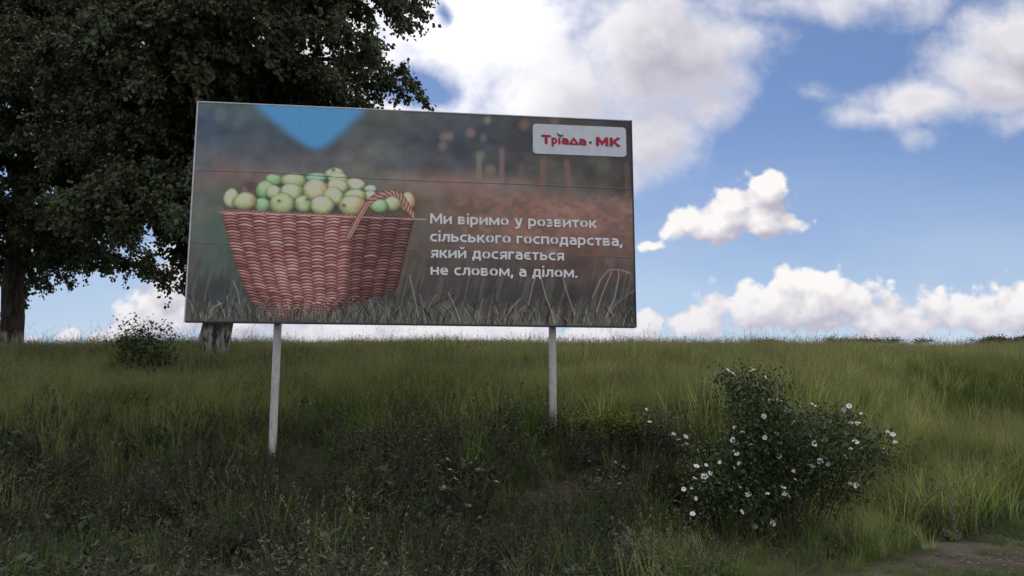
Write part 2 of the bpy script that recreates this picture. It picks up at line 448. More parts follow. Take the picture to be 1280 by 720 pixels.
def lin(c): 
    c = np.asarray(c, float); return np.where(c <= .04045, c / 12.92, ((c + .055) / 1.055) ** 2.4)
def paint(U, V, A, B):
    s, t = A / PW, B / PH
    rows_t = [0, .12, .25, .335, .45, .6, .75, .88, 1.0]
    cx = [0, .12, .25, .38, .5, .6, .7, .8, .9, 1.0]
    rows = [
        [(80,92,96),(78,92,95),(75,85,85),(80,86,80),(86,86,84),(78,80,84),(72,74,78),(74,70,68),(66,62,62),(58,56,58)],
        [(68,80,92),(64,76,86),(72,78,84),(78,82,82),(72,76,80),(70,74,80),(68,70,74),(64,62,64),(64,60,60),(60,57,58)],
        [(84,88,92),(78,84,88),(84,84,86),(96,96,94),(86,86,88),(78,80,84),(76,75,76),(80,78,72),(72,72,68),(66,62,60)],
        [(104,96,94),(112,98,94),(100,97,94),(100,98,92),(114,99,92),(122,98,92),(108,94,88),(92,87,80),(76,75,69),(72,66,62)],
        [(90,94,87),(84,93,84),(88,90,82),(90,88,82),(97,89,79),(108,90,80),(124,95,85),(134,100,90),(130,98,88),(118,92,84)],
        [(86,92,84),(74,88,78),(80,84,76),(84,80,74),(90,82,75),(98,83,75),(110,87,79),(116,88,80),(112,85,78),(102,81,74)],
        [(76,77,74),(68,73,69),(72,72,68),(74,70,66),(78,71,67),(74,66,62),(76,66,62),(82,69,65),(82,68,65),(74,64,62)],
        [(66,66,67),(58,61,62),(60,60,60),(62,60,58),(66,60,60),(62,57,57),(60,56,56),(60,56,56),(62,57,57),(60,56,56)],
        [(74,74,70),(72,72,68),(70,68,64),(72,70,66),(82,78,72),(84,80,73),(86,78,72),(84,78,70),(82,76,68),(78,72,66)]]
    G = np.array(rows, float)
    ti = np.interp(t, rows_t, np.arange(9)); si = np.interp(s, cx, np.arange(10))
    t0, s0 = np.clip(ti.astype(int), 0, 7), np.clip(si.astype(int), 0, 8)
    ft, fs = smooth01(ti - t0)[..., None], smooth01(si - s0)[..., None]
    img = (G[t0, s0] * (1 - fs) + G[t0, s0 + 1] * fs) * (1 - ft) + (G[t0 + 1, s0] * (1 - fs) + G[t0 + 1, s0 + 1] * fs) * ft
    def put(mask, col): 
        nonlocal img
        img = img * (1 - mask[..., None]) + np.asarray(col, float) * mask[..., None]
    def spot(cx, cy, rx, ry, p=2): return np.exp(-(((U - cx) / rx) ** 2 + ((V - cy) / ry) ** 2) ** (p / 2))
    # out of focus mottling
    img = img * (1 + .30 * (fbm(U / 34, V / 26, 40, 3) - .5)[..., None]) + 16 * (fbm(U / 14, V / 11, 41, 2) - .5)[..., None]
    img += (fbm(U / 22, V / 18, 42, 2) - .5)[..., None] * np.array([7, 2, -6])
    # blue sky gap between two rows of trees
    vb = 191 + 1.0 * (fbm(U / 9, V / 9, 43, 2) - .5)
    k = np.clip((vb - V) / 60, -.5, 1.6)
    half = 70 * np.clip(k, 0, 2) ** .92 + 5
    cxv = 396 - 6 * k
    rim = smooth01((half + 12 - np.abs(U - cxv)) / 18) * smooth01((194 - V) / 10)
    put(.45 * rim, (78, 104, 84))
    put(smooth01((half - np.abs(U - cxv)) / 26 + .42) * smooth01((vb - V) / 22 + .35), (78, 134, 190))
    for (x, y, r, cc, a) in [(276, 145, 9, (92, 108, 108), .6), (300, 154, 9, (88, 100, 104), .5), (325, 176, 14, (96, 98, 98), .45), (282, 212, 16, (118, 96, 92), .5),
                             (555, 172, 6, (120, 102, 98), .7), (588, 167, 6, (128, 106, 100), .8), (609, 151, 5, (120, 112, 98), .9), (604, 173, 5, (110, 104, 104), .6),
                             (562, 171, 5, (140, 112, 104), .6), (655, 157, 7, (112, 94, 76), .8), (613, 213, 7, (116, 106, 84), .8), (553, 184, 6, (112, 108, 106), .7),
                             (693, 152, 6, (110, 96, 80), .7), (600, 195, 6, (120, 116, 104), .6), (474, 185, 9, (100, 102, 98), .5), (755, 205, 8, (92, 88, 74), .6),
                             (735, 215, 9, (60, 58, 54), .7), (640, 180, 12, (58, 58, 60), .5), (575, 190, 12, (58, 58, 62), .6), (690, 178, 18, (62, 64, 56), .6)]:
        put(a * spot(x, y, r, r * 1.05, 4), cc)
    for (x0, y0, x1, y1, w, cc, a) in [(599, 190, 598, 230, 4, (118, 110, 98), .8), (627, 182, 627, 236, 4, (122, 100, 98), .75), (679, 194, 677, 248, 4.5, (112, 88, 82), .8),
                                       (707, 197, 714, 254, 4, (114, 90, 84), .8), (652, 200, 650, 228, 3, (104, 92, 84), .5), (782, 200, 785, 250, 4, (104, 84, 72), .5)]:
        xc = x0 + (x1 - x0) * (V - y0) / (y1 - y0)
        put(a * smooth01((w - np.abs(U - xc)) / 3 + .3) * smooth01((V - y0) / 8) * smooth01((y1 - V) / 8), cc)
    # leaf litter on the right, a little sharper further down
    lit_m = smooth01((V - 232) / 25) * smooth01((330 - V) / 50) * smooth01((U - 530) / 60)
    nz = fbm(U / 7, V / 5, 50, 3)
    put(lit_m * smooth01((nz - .45) / .3) * .5, (142, 108, 98))
    put(lit_m * smooth01((.52 - nz) / .3) * .45, (92, 82, 70))
    put(.7 * spot(690, 316, 8, 6), (128, 122, 114)); put(.6 * spot(760, 328, 5, 5), (120, 110, 104)); put(.5 * spot(745, 285, 12, 8), (140, 118, 110))
    for (x, y, w) in [(265, 285, 12), (262, 340, 10), (268, 322, 14)]: put(.4 * spot(x, y, w, w), (70, 98, 80))
    # far grass blades on the left and right, soft
    st = fbm(U / 3.2 + V / 14, V / 30, 55, 3)
    low = smooth01((V - 300) / 60)
    put(low * smooth01((st - .47) / .2) * .45, (98, 102, 86)); put(low * smooth01((.47 - st) / .2) * .35, (58, 60, 54))
    # ---------------- apples
    def apple(x, y, rx, ry, base, blush=0, side=1, calyx=None):
        ex, ey = (U - x) / rx, (V - y) / ry
        th_ = np.arctan2(ey, ex)
        r = np.sqrt(ex ** 2 + ey ** 2 + .22 * ex ** 2 * ey ** 2) * (1 + .045 * np.sin(2 * th_ + x) + .03 * np.sin(3 * th_ + y * 2))
        m = smooth01((1 - r) * min(rx, ry) / 1.3 + .5)
        lam = np.clip(1.06 - .46 * r ** 3 - .20 * ey - .06 * ex, .3, 1.25)
        cc = np.asarray(base, float) * lam[..., None]
        if blush:
            bm = smooth01((side * ex + .1 * ey + .1) / .9) * blush * smooth01(1.3 - r)
            cc = cc * (1 - bm[..., None]) + np.array((186, 128, 104.)) * lam[..., None] * bm[..., None]
        hl = np.exp(-(((ex + .1 + .2 * math.sin(x)) / .5) ** 2 + ((ey + .5) / .28) ** 2)) * (.38 + .12 * math.sin(y * 3))
        cc = cc * (1 + .16 * (fbm(U / 5 + x, V / 5, 69, 2) - .5))[..., None]
        cc = cc * (1 - hl[..., None]) + np.array((206, 212, 196.)) * hl[..., None]
        nonlocal img
        sh = spot(x + .5, y + ry * .35, rx * 1.12, ry * 1.05, 6) * .35
        img = img * (1 - sh[..., None]) + np.array((52, 50, 40.)) * sh[..., None]
        img = img * (1 - m[..., None]) + cc * m[..., None]
        if calyx:
            put(.38 * np.exp(-(((U - x - calyx[0]) / 5) ** 2 + ((V - y - calyx[1] - 1) / 3.6) ** 2)), (92, 96, 62)); put(.85 * np.exp(-(((U - x - calyx[0]) / 1.8) ** 2 + ((V - y - calyx[1]) / 1.4) ** 2)), (56, 50, 36))
    G1, G2, G3, G4 = (158, 172, 126), (168, 178, 136), (132, 164, 118), (182, 182, 146)
    q = 1 / 3.43
    stack = [(285, 88, 38, 26, G3, 0), (370, 92, 56, 32, G1, .3, -1), (468, 78, 50, 20, (128, 176, 140), 0), (545, 62, 42, 26, G2, 0, 1, (-2, -5)), (560, 84, 46, 28, G2, 0),
             (632, 108, 42, 28, G4, .55, -1), (697, 126, 28, 17, (150, 178, 146), 0), (250, 130, 44, 40, G3, 0), (285, 142, 36, 32, G1, 0), (555, 118, 50, 34, G2, 0),
             (358, 142, 52, 40, G1, 0), (462, 132, 52, 50, (178, 178, 138), .6, 1), (695, 156, 30, 22, (198, 160, 134), .6, 1), (540, 158, 46, 40, G2, .2, -1),
             (632, 156, 46, 30, G1, 0), (102, 168, 34, 42, G2, .2, 1), (855, 182, 34, 40, (200, 168, 128), .8, 1), (790, 190, 40, 32, G1, .3, 1), (735, 200, 40, 30, G3, 0),
             (235, 196, 38, 30, G3, 0), (410, 192, 40, 36, G1, 0, 1, (5, -6)), (160, 180, 50, 40, (166, 168, 126), .5, 1), (320, 190, 56, 44, G1, 0, 1, (-4, -4)),
             (492, 198, 54, 40, G2, 0), (618, 197, 58, 44, (172, 170, 130), .75, 1, (-10, 0))]
    put(.6 * smooth01((1 - np.sqrt(((U - 314) / 11) ** 2 + ((V - 233) / 5) ** 2)) * 3 + .3), (84, 62, 58)); put(.6 * smooth01((1 - np.sqrt(((U - 306) / 4) ** 2 + ((V - 238) / 6) ** 2)) * 3 + .3), (136, 98, 96))
    for a in stack: apple(260 + a[0] * q, 200 + a[1] * q, a[2] * q * 1.02, a[3] * q * 1.04, *a[4:])
    # ---------------- basket
    lx = np.interp(V, [258, 266, 283, 300, 320, 340, 360, 380, 396], [275, 278, 281.5, 286, 292, 298, 306, 318, 338])
    rx = np.interp(V, [262, 272, 290, 310, 330, 352, 372, 398], [520, 519, 513.5, 509, 504, 499, 493, 440])
    top = 262.5 + (U - 277) * (271.5 - 263) / 242 - .6 * np.cos((U - 277) / 242 * 6.3)
    inside = smooth01((U - lx) / 1.2 + .5) * smooth01((rx - U) / 1.2 + .5) * smooth01((V - top) / 1.2 + .5)
    x = (U - lx) / np.maximum(rx - lx, 1) 
    corner = .69
    colx = np.where(x < corner, x / corner * 9.0, 9.0 + (x - corner) / (1 - corner) * 4.0)
    colx = colx + .5 * np.sin((V - 262) / 60) * .2
    ci = np.floor(colx); cf = colx - ci
    sag = np.where(x < corner, 7.5 * (1 - ((x - .42) / .46) ** 2), 7.5 * (1 - ((corner - .42) / .46) ** 2) - 16 * (x - corner))
    wob = 3.2 * (fbm(U / 30, V / 22, 60, 2) - .5)
    row = (V - top - sag * smooth01((V - top) / 90) + wob) / 3.65
    bow = .16 * np.cos(2 * np.pi * (cf - .5))
    ph = (row + bow + .5 * (ci % 2)) % 1.0
    br = np.clip(np.sin(np.pi * ph), 0, 1) ** 1.1
    br = br * (.62 + .38 * np.sin(np.pi * np.clip(cf, .02, .98)) ** .6) 
    strand = lattice(np.floor(row + bow + .5 * (ci % 2)) * 3.7, ci * 1.3, 63)
    br = br * (.62 + .62 * strand) * (.75 + .5 * fbm(U / 9, V / 2.2, 66, 2))
    shade = np.where(x < corner, .92 + .1 * np.cos((x - .4) * 3), .74 - .35 * (x - corner))
    shade = shade - .10 * smooth01((.12 - x) / .12)
    shade = shade * (1 - .16 * np.exp(-((x - corner + .015) / .025) ** 2)) * (1 + .2 * (fbm(U / 26, V / 20, 64, 2) - .5)) * (1 - .12 * smooth01((V - 320) / 70))
    dark, mid, lightc = np.array((58, 36, 35.)), np.array((124, 80, 75.)), np.array((192, 146, 137.))
    b3 = br[..., None]
    wick = np.where(b3 < .5, dark + (mid - dark) * b3 * 2, mid + (lightc - mid) * (b3 - .5) * 2) * shade[..., None]
    rimb = smooth01((top + 4.5 - V) / 3) * .8
    tw = .5 + .5 * np.sin((U * .9 + V * 1.8))
    wick = wick * (1 - rimb[..., None]) + (np.array((150, 100, 96.)) * (.62 + .5 * tw[..., None])) * rimb[..., None] * np.where(x < corner, 1, .78)[..., None]
    fade = inside * smooth01((np.interp(U, [300, 350, 395, 440, 500], [394, 405, 402, 388, 370]) - V + 5 * (fbm(U / 5, V / 9, 68, 2) - .5)) / 13)
    img = img * (1 - fade[..., None]) + wick * fade[..., None]
    # light joint along the rim
    ln = 265.8 + (U - 277) * (274.6 - 265.8) / 245
    put(.75 * smooth01((1.1 - np.abs(V - ln)) / 1.0) * (U > 276) * (U < 533), (186, 178, 172))
    # handle
    hp = np.array([(436, 296), (442, 286), (449, 272), (458, 257), (468, 248), (480, 243), (492, 241.5), (501, 246), (507, 255), (512, 264), (517, 270)], float)
    tt = np.linspace(0, 1, 90); kk = np.linspace(0, 1, len(hp))
    hx, hy = np.interp(tt, kk, hp[:, 0]), np.interp(tt, kk, hp[:, 1])
    best = np.full(U.shape, 1e9); bt = np.zeros(U.shape); sl = (U > 425) & (U < 530) & (V > 230) & (V < 305)
    uu, vv = U[sl], V[sl]; bd = np.full(uu.shape, 1e9); btt = np.zeros(uu.shape); bside = np.zeros(uu.shape)
    for i in range(89):
        ex, ey = hx[i + 1] - hx[i], hy[i + 1] - hy[i]; L = math.hypot(ex, ey) + 1e-6
        pr = np.clip(((uu - hx[i]) * ex + (vv - hy[i]) * ey) / L ** 2, 0, 1)
        ddx, ddy = uu - hx[i] - pr * ex, vv - hy[i] - pr * ey
        dd = np.hypot(ddx, ddy); nw = dd < bd
        bd[nw] = dd[nw]; btt[nw] = tt[i]; bside[nw] = ((ddx * ey - ddy * ex) / L)[nw]
    wdt = np.interp(btt, [0, .2, .4, .8, 1], [4.4, 3.6, 4.2, 4.2, 3])
    strp = np.where(btt < .33, .5 + .5 * np.sin(bside * 2.1), .5 + .5 * np.sin(btt * 118 + bside * 1.1))
    hm = smooth01((wdt - bd) / 1.2 + .4)
    hcol = (np.array((112, 76, 70.)) + (np.array((182, 142, 128.)) - np.array((112, 76, 70.))) * strp[:, None]) * (1 - .35 * (bd / 4.5)[:, None] ** 2)
    img[sl] = img[sl] * (1 - hm[:, None]) + hcol * hm[:, None]
    # ---------------- sharp grass in front
    gr = np.random.default_rng(5)
    u0, v0 = U, V
    def stroke(pts, w, cc, a):
        nonlocal img
        xa, xb, ya, yb = pts[:, 0].min() - 3, pts[:, 0].max() + 3, pts[:, 1].min() - 3, pts[:, 1].max() + 3
        a0, b0 = px_print(xa, (ya + yb) / 2)[0], px_print((xa + xb) / 2, ya)[1]
        a1, b1 = px_print(xb, (ya + yb) / 2)[0], px_print((xa + xb) / 2, yb)[1]
        i0, i1 = np.clip([int(a0 / PW * (NA - 1)) - 3, int(a1 / PW * (NA - 1)) + 4], 0, NA)
        j0, j1 = np.clip([int((b0 - .06) / PH * (NB - 1)) - 3, int((b1 + .06) / PH * (NB - 1)) + 4], 0, NB)
        if i1 <= i0 or j1 <= j0: return
        uu, vv = U[j0:j1, i0:i1], V[j0:j1, i0:i1]
        d = np.full(uu.shape, 1e9)
        for p, q_ in zip(pts[:-1], pts[1:]):
            e = q_ - p; L2 = (e ** 2).sum() + 1e-9
            pr = np.clip(((uu - p[0]) * e[0] + (vv - p[1]) * e[1]) / L2, 0, 1)
            d = np.minimum(d, np.hypot(uu - p[0] - pr * e[0], vv - p[1] - pr * e[1]))
        m = (smooth01((w - d) / .9 + .5) * a)[..., None]
        img[j0:j1, i0:i1] = img[j0:j1, i0:i1] * (1 - m) + np.asarray(cc, float) * m
    base_y = lambda x_: 400.5 + (x_ - 232) * (411 - 400.5) / 560
    for i in range(1050):
        x_ = gr.uniform(232, 795)
        hmax = np.interp(x_, [232, 300, 380, 430, 560, 640, 760, 793], [30, 26, 20, 24, 34, 28, 40, 36])
        h = hmax * gr.beta(1.6, 2.2) + 3
        lean = gr.normal(0, .45) * h
        yb = base_y(x_) - gr.uniform(-2, 9)
        k = np.linspace(0, 1, 5)
        pts = np.stack([x_ + lean * k ** 1.6, yb - h * k], 1)
        g0 = gr.uniform(52, 138)
        cc = (g0, g0 * gr.uniform(.95, 1.0), g0 * gr.uniform(.82, .95)) if gr.random() > .3 else (g0 * .35, g0 * .35, g0 * .32)
        stroke(pts, gr.uniform(.3, .7), cc, gr.uniform(.35, .85))
    for pts in [[(757, 396), (768, 372), (773, 345), (772, 338)], [(740, 372), (750, 350), (760, 338), (772, 337), (787, 342)], [(718, 394), (708, 365), (701, 340)],
                [(690, 392), (681, 368), (676, 348)], [(745, 390), (753, 366), (764, 340)], [(660, 382), (666, 355), (670, 345)], [(523, 396), (518, 370), (512, 345)],
                [(300, 380), (297, 362), (292, 352)], [(262, 398), (268, 384), (278, 379)], [(575, 400), (566, 378), (560, 366)], [(630, 400), (640, 384), (650, 374)]]:
        stroke(np.array(pts, float), .55, (156, 148, 134), .75)
    # ---------------- joints between the boards
    wv = .25 * np.sin(U / 37)
    put(.7 * smooth01((.85 - np.abs(V - np.interp(U, [240, 330, 420, 660, 790], [213.5, 216, 222.5, 232, 237.5]) - wv)) / .8), (46, 44, 44))
    put(.35 * smooth01((.7 - np.abs(V - np.interp(U, [240, 330, 420, 660, 790], [212.3, 214.8, 221.3, 230.8, 236.3]) - wv)) / .7), (136, 130, 124))
    put(.5 * smooth01((.8 - np.abs(V - np.interp(U, [232, 508, 790], [303.8, 313.4, 322.5]) - wv)) / .8), (48, 46, 46))
    put(.3 * smooth01((.7 - np.abs(V - np.interp(U, [232, 508, 790], [302.8, 312.4, 321.5]) - wv)) / .7), (128, 122, 116))
    for uu_ in (374, 503, 650):
        put(.18 * smooth01((.8 - np.abs(U - uu_ + (V - 270) * .02)) / .8), (60, 58, 58))
    return np.clip(img, 8, 250) / 255.0

NA, NB = 872, 432
ga, gb = np.meshgrid(np.linspace(0, PW, NA), np.linspace(0, PH, NB))
GU, GV = print_px(ga, gb)
PRINT_GAIN = 0.49                 # the picture was measured in the shade: divide by the light that falls on the board
pcol = lin(paint(GU, GV, ga, gb)) / PRINT_GAIN
pcol = np.clip(pcol, .004, .85)

bb = empty('billboard', (PL[0] + dirx[0] * PW / 2, PL[1] + dirx[1] * PW / 2, 0), YAW)
tag(bb, 'large billboard on two pale posts showing a wicker basket full of green apples', 'billboard')
# local frame of the board: x from the middle, -y towards the viewer
def local(a, b, out_=0.0): return np.array([a - PW / 2, -out_, ZT - b])
pm, N, out = material('printed_vinyl')
an = N.n('ShaderNodeAttribute', attribute_name='print')
nz = N.noise(None, 3.0, 3, .5)
tcn = N.n('ShaderNodeTexCoord'); nz2 = N.noise(tcn.outputs['Object'], 1.2, 4, .6)
principled(N, out, N.mix(N.sstep(nz2, .45, .8, 0, .05), an.outputs['Color'], (.3, .3, .3)), .6, .14, nz2, .02, .08)
jj = (np.arange(NB - 1)[:, None] * NA + np.arange(NA - 1)[None]).ravel()
wavy = .011 * (fbm(ga * 1.2, gb * 1.7, 77, 3) - .5)
pv = np.stack([ga - PW / 2, -.03 - wavy, ZT - gb], -1).reshape(-1, 3)
pme = fast_mesh('printed_picture', pv, np.stack([jj, jj + NA, jj + NA + 1, jj + 1], 1), mats=[pm], smooth=True)
ca = pme.color_attributes.new('print', 'FLOAT_COLOR', 'POINT')
ca.data.foreach_set('color', np.concatenate([pcol, np.ones(pcol.shape[:2] + (1,))], -1).astype(np.float32).ravel())
link(bpy.data.objects.new('picture', pme), bb)

def plain(name, col, rough=.6, spec=.4, metal=0.0, var=.15, scale=8.0):
    m, N, out = material(name)
    t = N.n('ShaderNodeTexCoord'); n = N.noise(t.outputs['Object'], scale, 5, .6)
    c = N.mix(N.sstep(n, .3, .7), tuple(x * (1 - var) for x in col), tuple(min(1, x * (1 + var)) for x in col))
    principled(N, out, c, rough, spec, n, .004, .3, metal)
    return m
steel = plain('dull_steel', (.22, .22, .22), .55, .5, .3)
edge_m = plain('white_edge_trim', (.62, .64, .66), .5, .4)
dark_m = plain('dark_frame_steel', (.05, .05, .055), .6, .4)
white_v = plain('white_vinyl', (.88, .88, .88), .5, .35, var=.04)
plate_v = plain('pale_plate_vinyl', (.66, .70, .75), .5, .35, var=.05)
red_v = plain('red_vinyl', (.42, .018, .05), .5, .35, var=.08)
green_v = plain('dark_green_vinyl', (.03, .09, .075), .5, .35, var=.08)
# backing board and edge trims
m = MB(); m.box((0, -.008, (ZT + ZB) / 2), (PW - .012, .032, PH - .012))
m.build('backing_board', steel, bb)
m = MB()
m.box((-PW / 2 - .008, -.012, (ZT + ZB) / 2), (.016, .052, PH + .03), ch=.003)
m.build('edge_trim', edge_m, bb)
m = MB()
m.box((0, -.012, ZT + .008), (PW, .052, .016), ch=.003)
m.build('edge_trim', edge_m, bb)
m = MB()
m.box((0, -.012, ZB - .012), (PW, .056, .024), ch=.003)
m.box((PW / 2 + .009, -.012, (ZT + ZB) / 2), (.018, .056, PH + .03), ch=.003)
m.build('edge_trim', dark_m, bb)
# rear frame: rails and uprights
m = MB()
for k in range(5): m.box((0, .035, ZB + .12 + k * (PH - .24) / 4), (PW - .1, .04, .05))
for k in range(7): m.box((-PW / 2 + .1 + k * (PW - .2) / 6, .075, (ZB + ZT) / 2), (.05, .036, PH - .1))
m.build('rear_frame', steel, bb)
# posts
po, N, out = material('pale_painted_post')
t = N.n('ShaderNodeTexCoord')
n1 = N.noise(N.vm('MULTIPLY', t.outputs['Object'], (1, 1, .35)), 9.0, 6, .65); n2 = N.noise(t.outputs['Object'], 34.0, 4, .6)
c1 = N.mix(N.sstep(n1, .35, .7), (.56, .53, .52), (.40, .38, .37))
c1 = N.mix(N.sstep(n2, .60, .68), c1, (.11, .075, .055))
principled(N, out, c1, .6, .3, n2, .003, .4)
rust = plain('post_bracket', (.12, .10, .09), .8, .2)
conc = plain('concrete', (.34, .33, .31), .95, .1, var=.3, scale=6)
for fr_ in (.190, .811):
    a = fr_ * PW
    wx, wy = PL[0] + dirx[0] * a, PL[1] + dirx[1] * a
    gz = float(ground_z(wx, wy))
    x = a - PW / 2
    m = MB()
    zz = np.linspace(gz - .4, ZT - .15, 9)
    m.tube(np.stack([np.full(9, x), np.full(9, .165), zz], 1), (.053), 20)
    p_ = m.build('post', po, bb, True)
    for zc_ in (ZB + .2, ZB + 1.5, ZT - .3):
        m = MB(); m.box((x, .165, zc_), (.15, .15, .05), ch=.006)
        m.build('bracket', rust, p_)
    if fr_ > .5:
        m = MB(); m.box((x + .04, .12, gz + .02), (.66, .36, .09), ch=.015)
        m.build('footing', conc, bb)

# lettering: squarish bold letters drawn as strokes, x-height 1
def path(*nodes):
    """polyline; a node (x, y, r) is a corner rounded with radius r"""
    out_ = []
    for i, p in enumerate(nodes):
        if len(p) == 2 or i in (0, len(nodes) - 1): out_.append(np.array(p[:2], float)); continue
        c_, r_ = np.array(p[:2], float), p[2]
        d0, d1 = unit(np.array(nodes[i - 1][:2], float) - c_), unit(np.array(nodes[i + 1][:2], float) - c_)
        a_, b_ = c_ + d0 * r_, c_ + d1 * r_
        for k in np.linspace(0, 1, 7): out_.append((1 - k) ** 2 * a_ + 2 * k * (1 - k) * (c_ * .8 + (a_ + b_) * .1) + k * k * b_)
    return np.array(out_)
def unit(v): return v / (np.linalg.norm(v, axis=-1, keepdims=True) + 1e-9)
def letter(ch, t):
    """(advance width, strokes); a stroke is a polyline or (polyline, thickness)"""
    h, r_ = t / 2, .34
    T_ = 1 - h
    def bowl(x0, x1, y0, y1, q=.30): return path((x0, y1), (x1, y1, q), (x1, y0, q), (x0, y0))
    if ch == 'о': 
        p = path(((.45), T_), (.90 - h, T_, r_), (.90 - h, h, r_), (h, h, r_), (h, T_, r_), (.452, T_)); return .90, [p]
    if ch == 'с': return .76, [path((.74, T_), (h, T_, r_), (h, h, r_), (.74, h))]
    if ch == 'е': return .86, [path((h, .47), (.86 - h, .47), (.86 - h, T_, r_), (h, T_, r_), (h, h, r_), (.80, h))]
    if ch == 'є': return .78, [path((.74, T_), (h, T_, r_), (h, h, r_), (.76, h)), path((h, .5), (.62, .5))]
    if ch == 'р': return .90, [path((h, -.36), (h, 1)), bowl(h, .90 - h, h, T_, r_)]
    if ch == 'а': return .82, [path((.08, T_), (.82 - h, T_, .30), (.82 - h, 0)), path((.82 - h, .57), (h, .57, .2), (h, h, .2), (.82 - h, h))]
    if ch == 'в': return .86, [path((h, 0), (h, 1)), bowl(h, .80 - h, .53, T_, .2), bowl(h, .86 - h, h, .51, .22)]
    if ch == 'и': return .92, [path((h, 0), (h, 1)), path((.92 - h, 0), (.92 - h, 1)), (path((h, .14), (.92 - h, .86)), t * .85)]
    if ch == 'й': return .92, letter('и', t)[1] + [(path((.26, 1.46), (.32, 1.26, .1), (.60, 1.26, .1), (.66, 1.46)), t * .7)]
    if ch == 'м': return 1.18, [path((h, 0), (h + .02, 1)), path((1.18 - h, 0), (1.16 - h, 1)), (path((h + .05, .93), (.59, .22), (1.13 - h, .93)), t * .85)]
    if ch in 'М': c_ = 1.32; return 1.34, [path((h, 0), (h + .03, c_)), path((1.34 - h, 0), (1.31 - h, c_)), (path((h + .06, c_ - .08), (.67, .36), (1.28 - h, c_ - .08)), t * .9)]
    if ch == 'К': c_ = 1.32; return 1.08, [path((h, 0), (h, c_)), path((1.0, c_), (.40, .69), (1.04, 0)), path((h, .69), (.5, .69))]
    if ch == 'Т': c_ = 1.32; return 1.06, [path((0, c_ - h), (1.06, c_ - h)), path((.53, 0), (.53, c_ - h))]
    if ch == 'і': return t, [path((h, 0), (h, 1)), path((h, 1.20), (h, 1.20 + t * .95))]
    if ch == 'ı': return t, [path((h, 0), (h, 1))]
    if ch == 'у': return .88, [path((h * .9, 1), (.48, .02)), path((.88 - h * .9, 1), (.46, -.22, .16), (.08, -.27))]
    if ch == 'з': return .74, [path((.03, T_), (.70 - h, T_, .2), (.70 - h, .53, .2), (.22, .53)), path((.22, .51), (.74 - h, .51, .2), (.74 - h, h, .24), (.02, h))]
    if ch == 'к': return .84, [path((h, 0), (h, 1)), path((.76, 1), (.36, .51), (.80, 0)), path((h, .51), (.42, .51))]
    if ch == 'т': return .78, [path((0, T_), (.78, T_)), path((.39, 0), (.39, T_))]
    if ch == 'л': return .88, [path((.88 - h, 0), (.88 - h, T_), (.30, T_), (.27, .26, .14), (.0, h * .8))]
    if ch == 'ь': return .84, [path((h, 0), (h, 1)), bowl(h, .84 - h, h, .60, .24)]
    if ch == 'г': return .66, [path((h, 0), (h, T_), (.66, T_))]
    if ch == 'п': return .90, [path((h, 0), (h, T_), (.90 - h, T_), (.90 - h, 0))]
    if ch == 'н': return .92, [path((h, 0), (h, 1)), path((.92 - h, 0), (.92 - h, 1)), path((h, .51), (.92 - h, .51))]
    if ch == 'д': return .98, [path((.02 + h * .8, -.26), (.02 + h * .8, h), (.96 - h * .8, h), (.96 - h * .8, -.26)), path((.22, h), (.30, T_), (.80, T_), (.80, h))]
    if ch == 'я': return .86, [path((.86 - h, 0), (.86 - h, 1)), path((.86 - h, T_), (h, T_, .24), (h, .42, .24), (.86 - h, .42)), path((.46, .42), (.10, 0))]
    if ch == 'Δ': return 1.08, [path((h * .55, h), (.54, 1.08 - h), (1.08 - h * .55, h), (h * .5, h))]
    if ch == ',': return t * 1.1, [path((t * .75, .22), (t * .25, -.27))]
    if ch == '.': return t, [path((h, 0), (h, t))]
    return .40, []
def thicken(p, t):
    d = unit(p[1:] - p[:-1]); nrm_ = np.stack([-d[:, 1], d[:, 0]], 1)
    n0 = np.vstack([nrm_[:1], nrm_]); n1 = np.vstack([nrm_, nrm_[-1:]])
    mt = unit(n0 + n1); k = 1 / np.clip((mt * n1).sum(1), .45, 1)
    return p + mt * (k * t / 2)[:, None], p - mt * (k * t / 2)[:, None]
def word(mb, txt, a0, a1, b_base, xh, outm, t=.235, gap=.13, mat=0):
    X, items = 0.0, []
    for ch in txt:
        w_, st = letter(ch, t)
        for p in st:
            p, th = p if isinstance(p, tuple) else (p, t)
            items.append((p + np.array([X, 0]), th))
        X += w_ + gap
    sx_ = (a1 - a0) / (X - gap)
    for i, (p, th) in enumerate(items):
        l_, r2 = thicken(p, th); n = len(p)
        v = []
        for off in (outm, outm + .0016 + (i % 9) * .00012):
            for q_ in (l_, r2): v.append(np.stack([a0 + q_[:, 0] * sx_ - PW / 2, np.full(n, -off), ZT - b_base + q_[:, 1] * xh], 1))
        v = np.vstack(v); q = []
        for k in range(n - 1):
            q += [(2 * n + k, 3 * n + k, 3 * n + k + 1, 2 * n + k + 1), (k, 2 * n + k, 2 * n + k + 1, k + 1), (n + k, n + k + 1, 3 * n + k + 1, 3 * n + k)]
        for k in (0, n - 1): q.append((k, n + k, 3 * n + k, 2 * n + k))
        mb.add(v, q, None, mat)
def A_(u, v): return px_print(u, v)[0]
def B_(u, v): return px_print(u, v)[1]
for txt, (u0, v0), (u1, v1) in [("Ми віримо у розвиток", (537.5, 279.3), (744.8, 286.6)), ("сільського господарства,", (537.5, 301.6), (777, 309)),
                                ("який досягається", (538, 322.4), (704.5, 326.5)), ("не словом, а ділом.", (538, 343.6), (721, 348))]:
    b = (B_(u0, v0) + B_(u1, v1)) / 2
    m = MB()
    word(m, txt, A_(u0, v0), A_(u1, v1), b, .110, .036)
    m.build('text_line', white_v, bb)
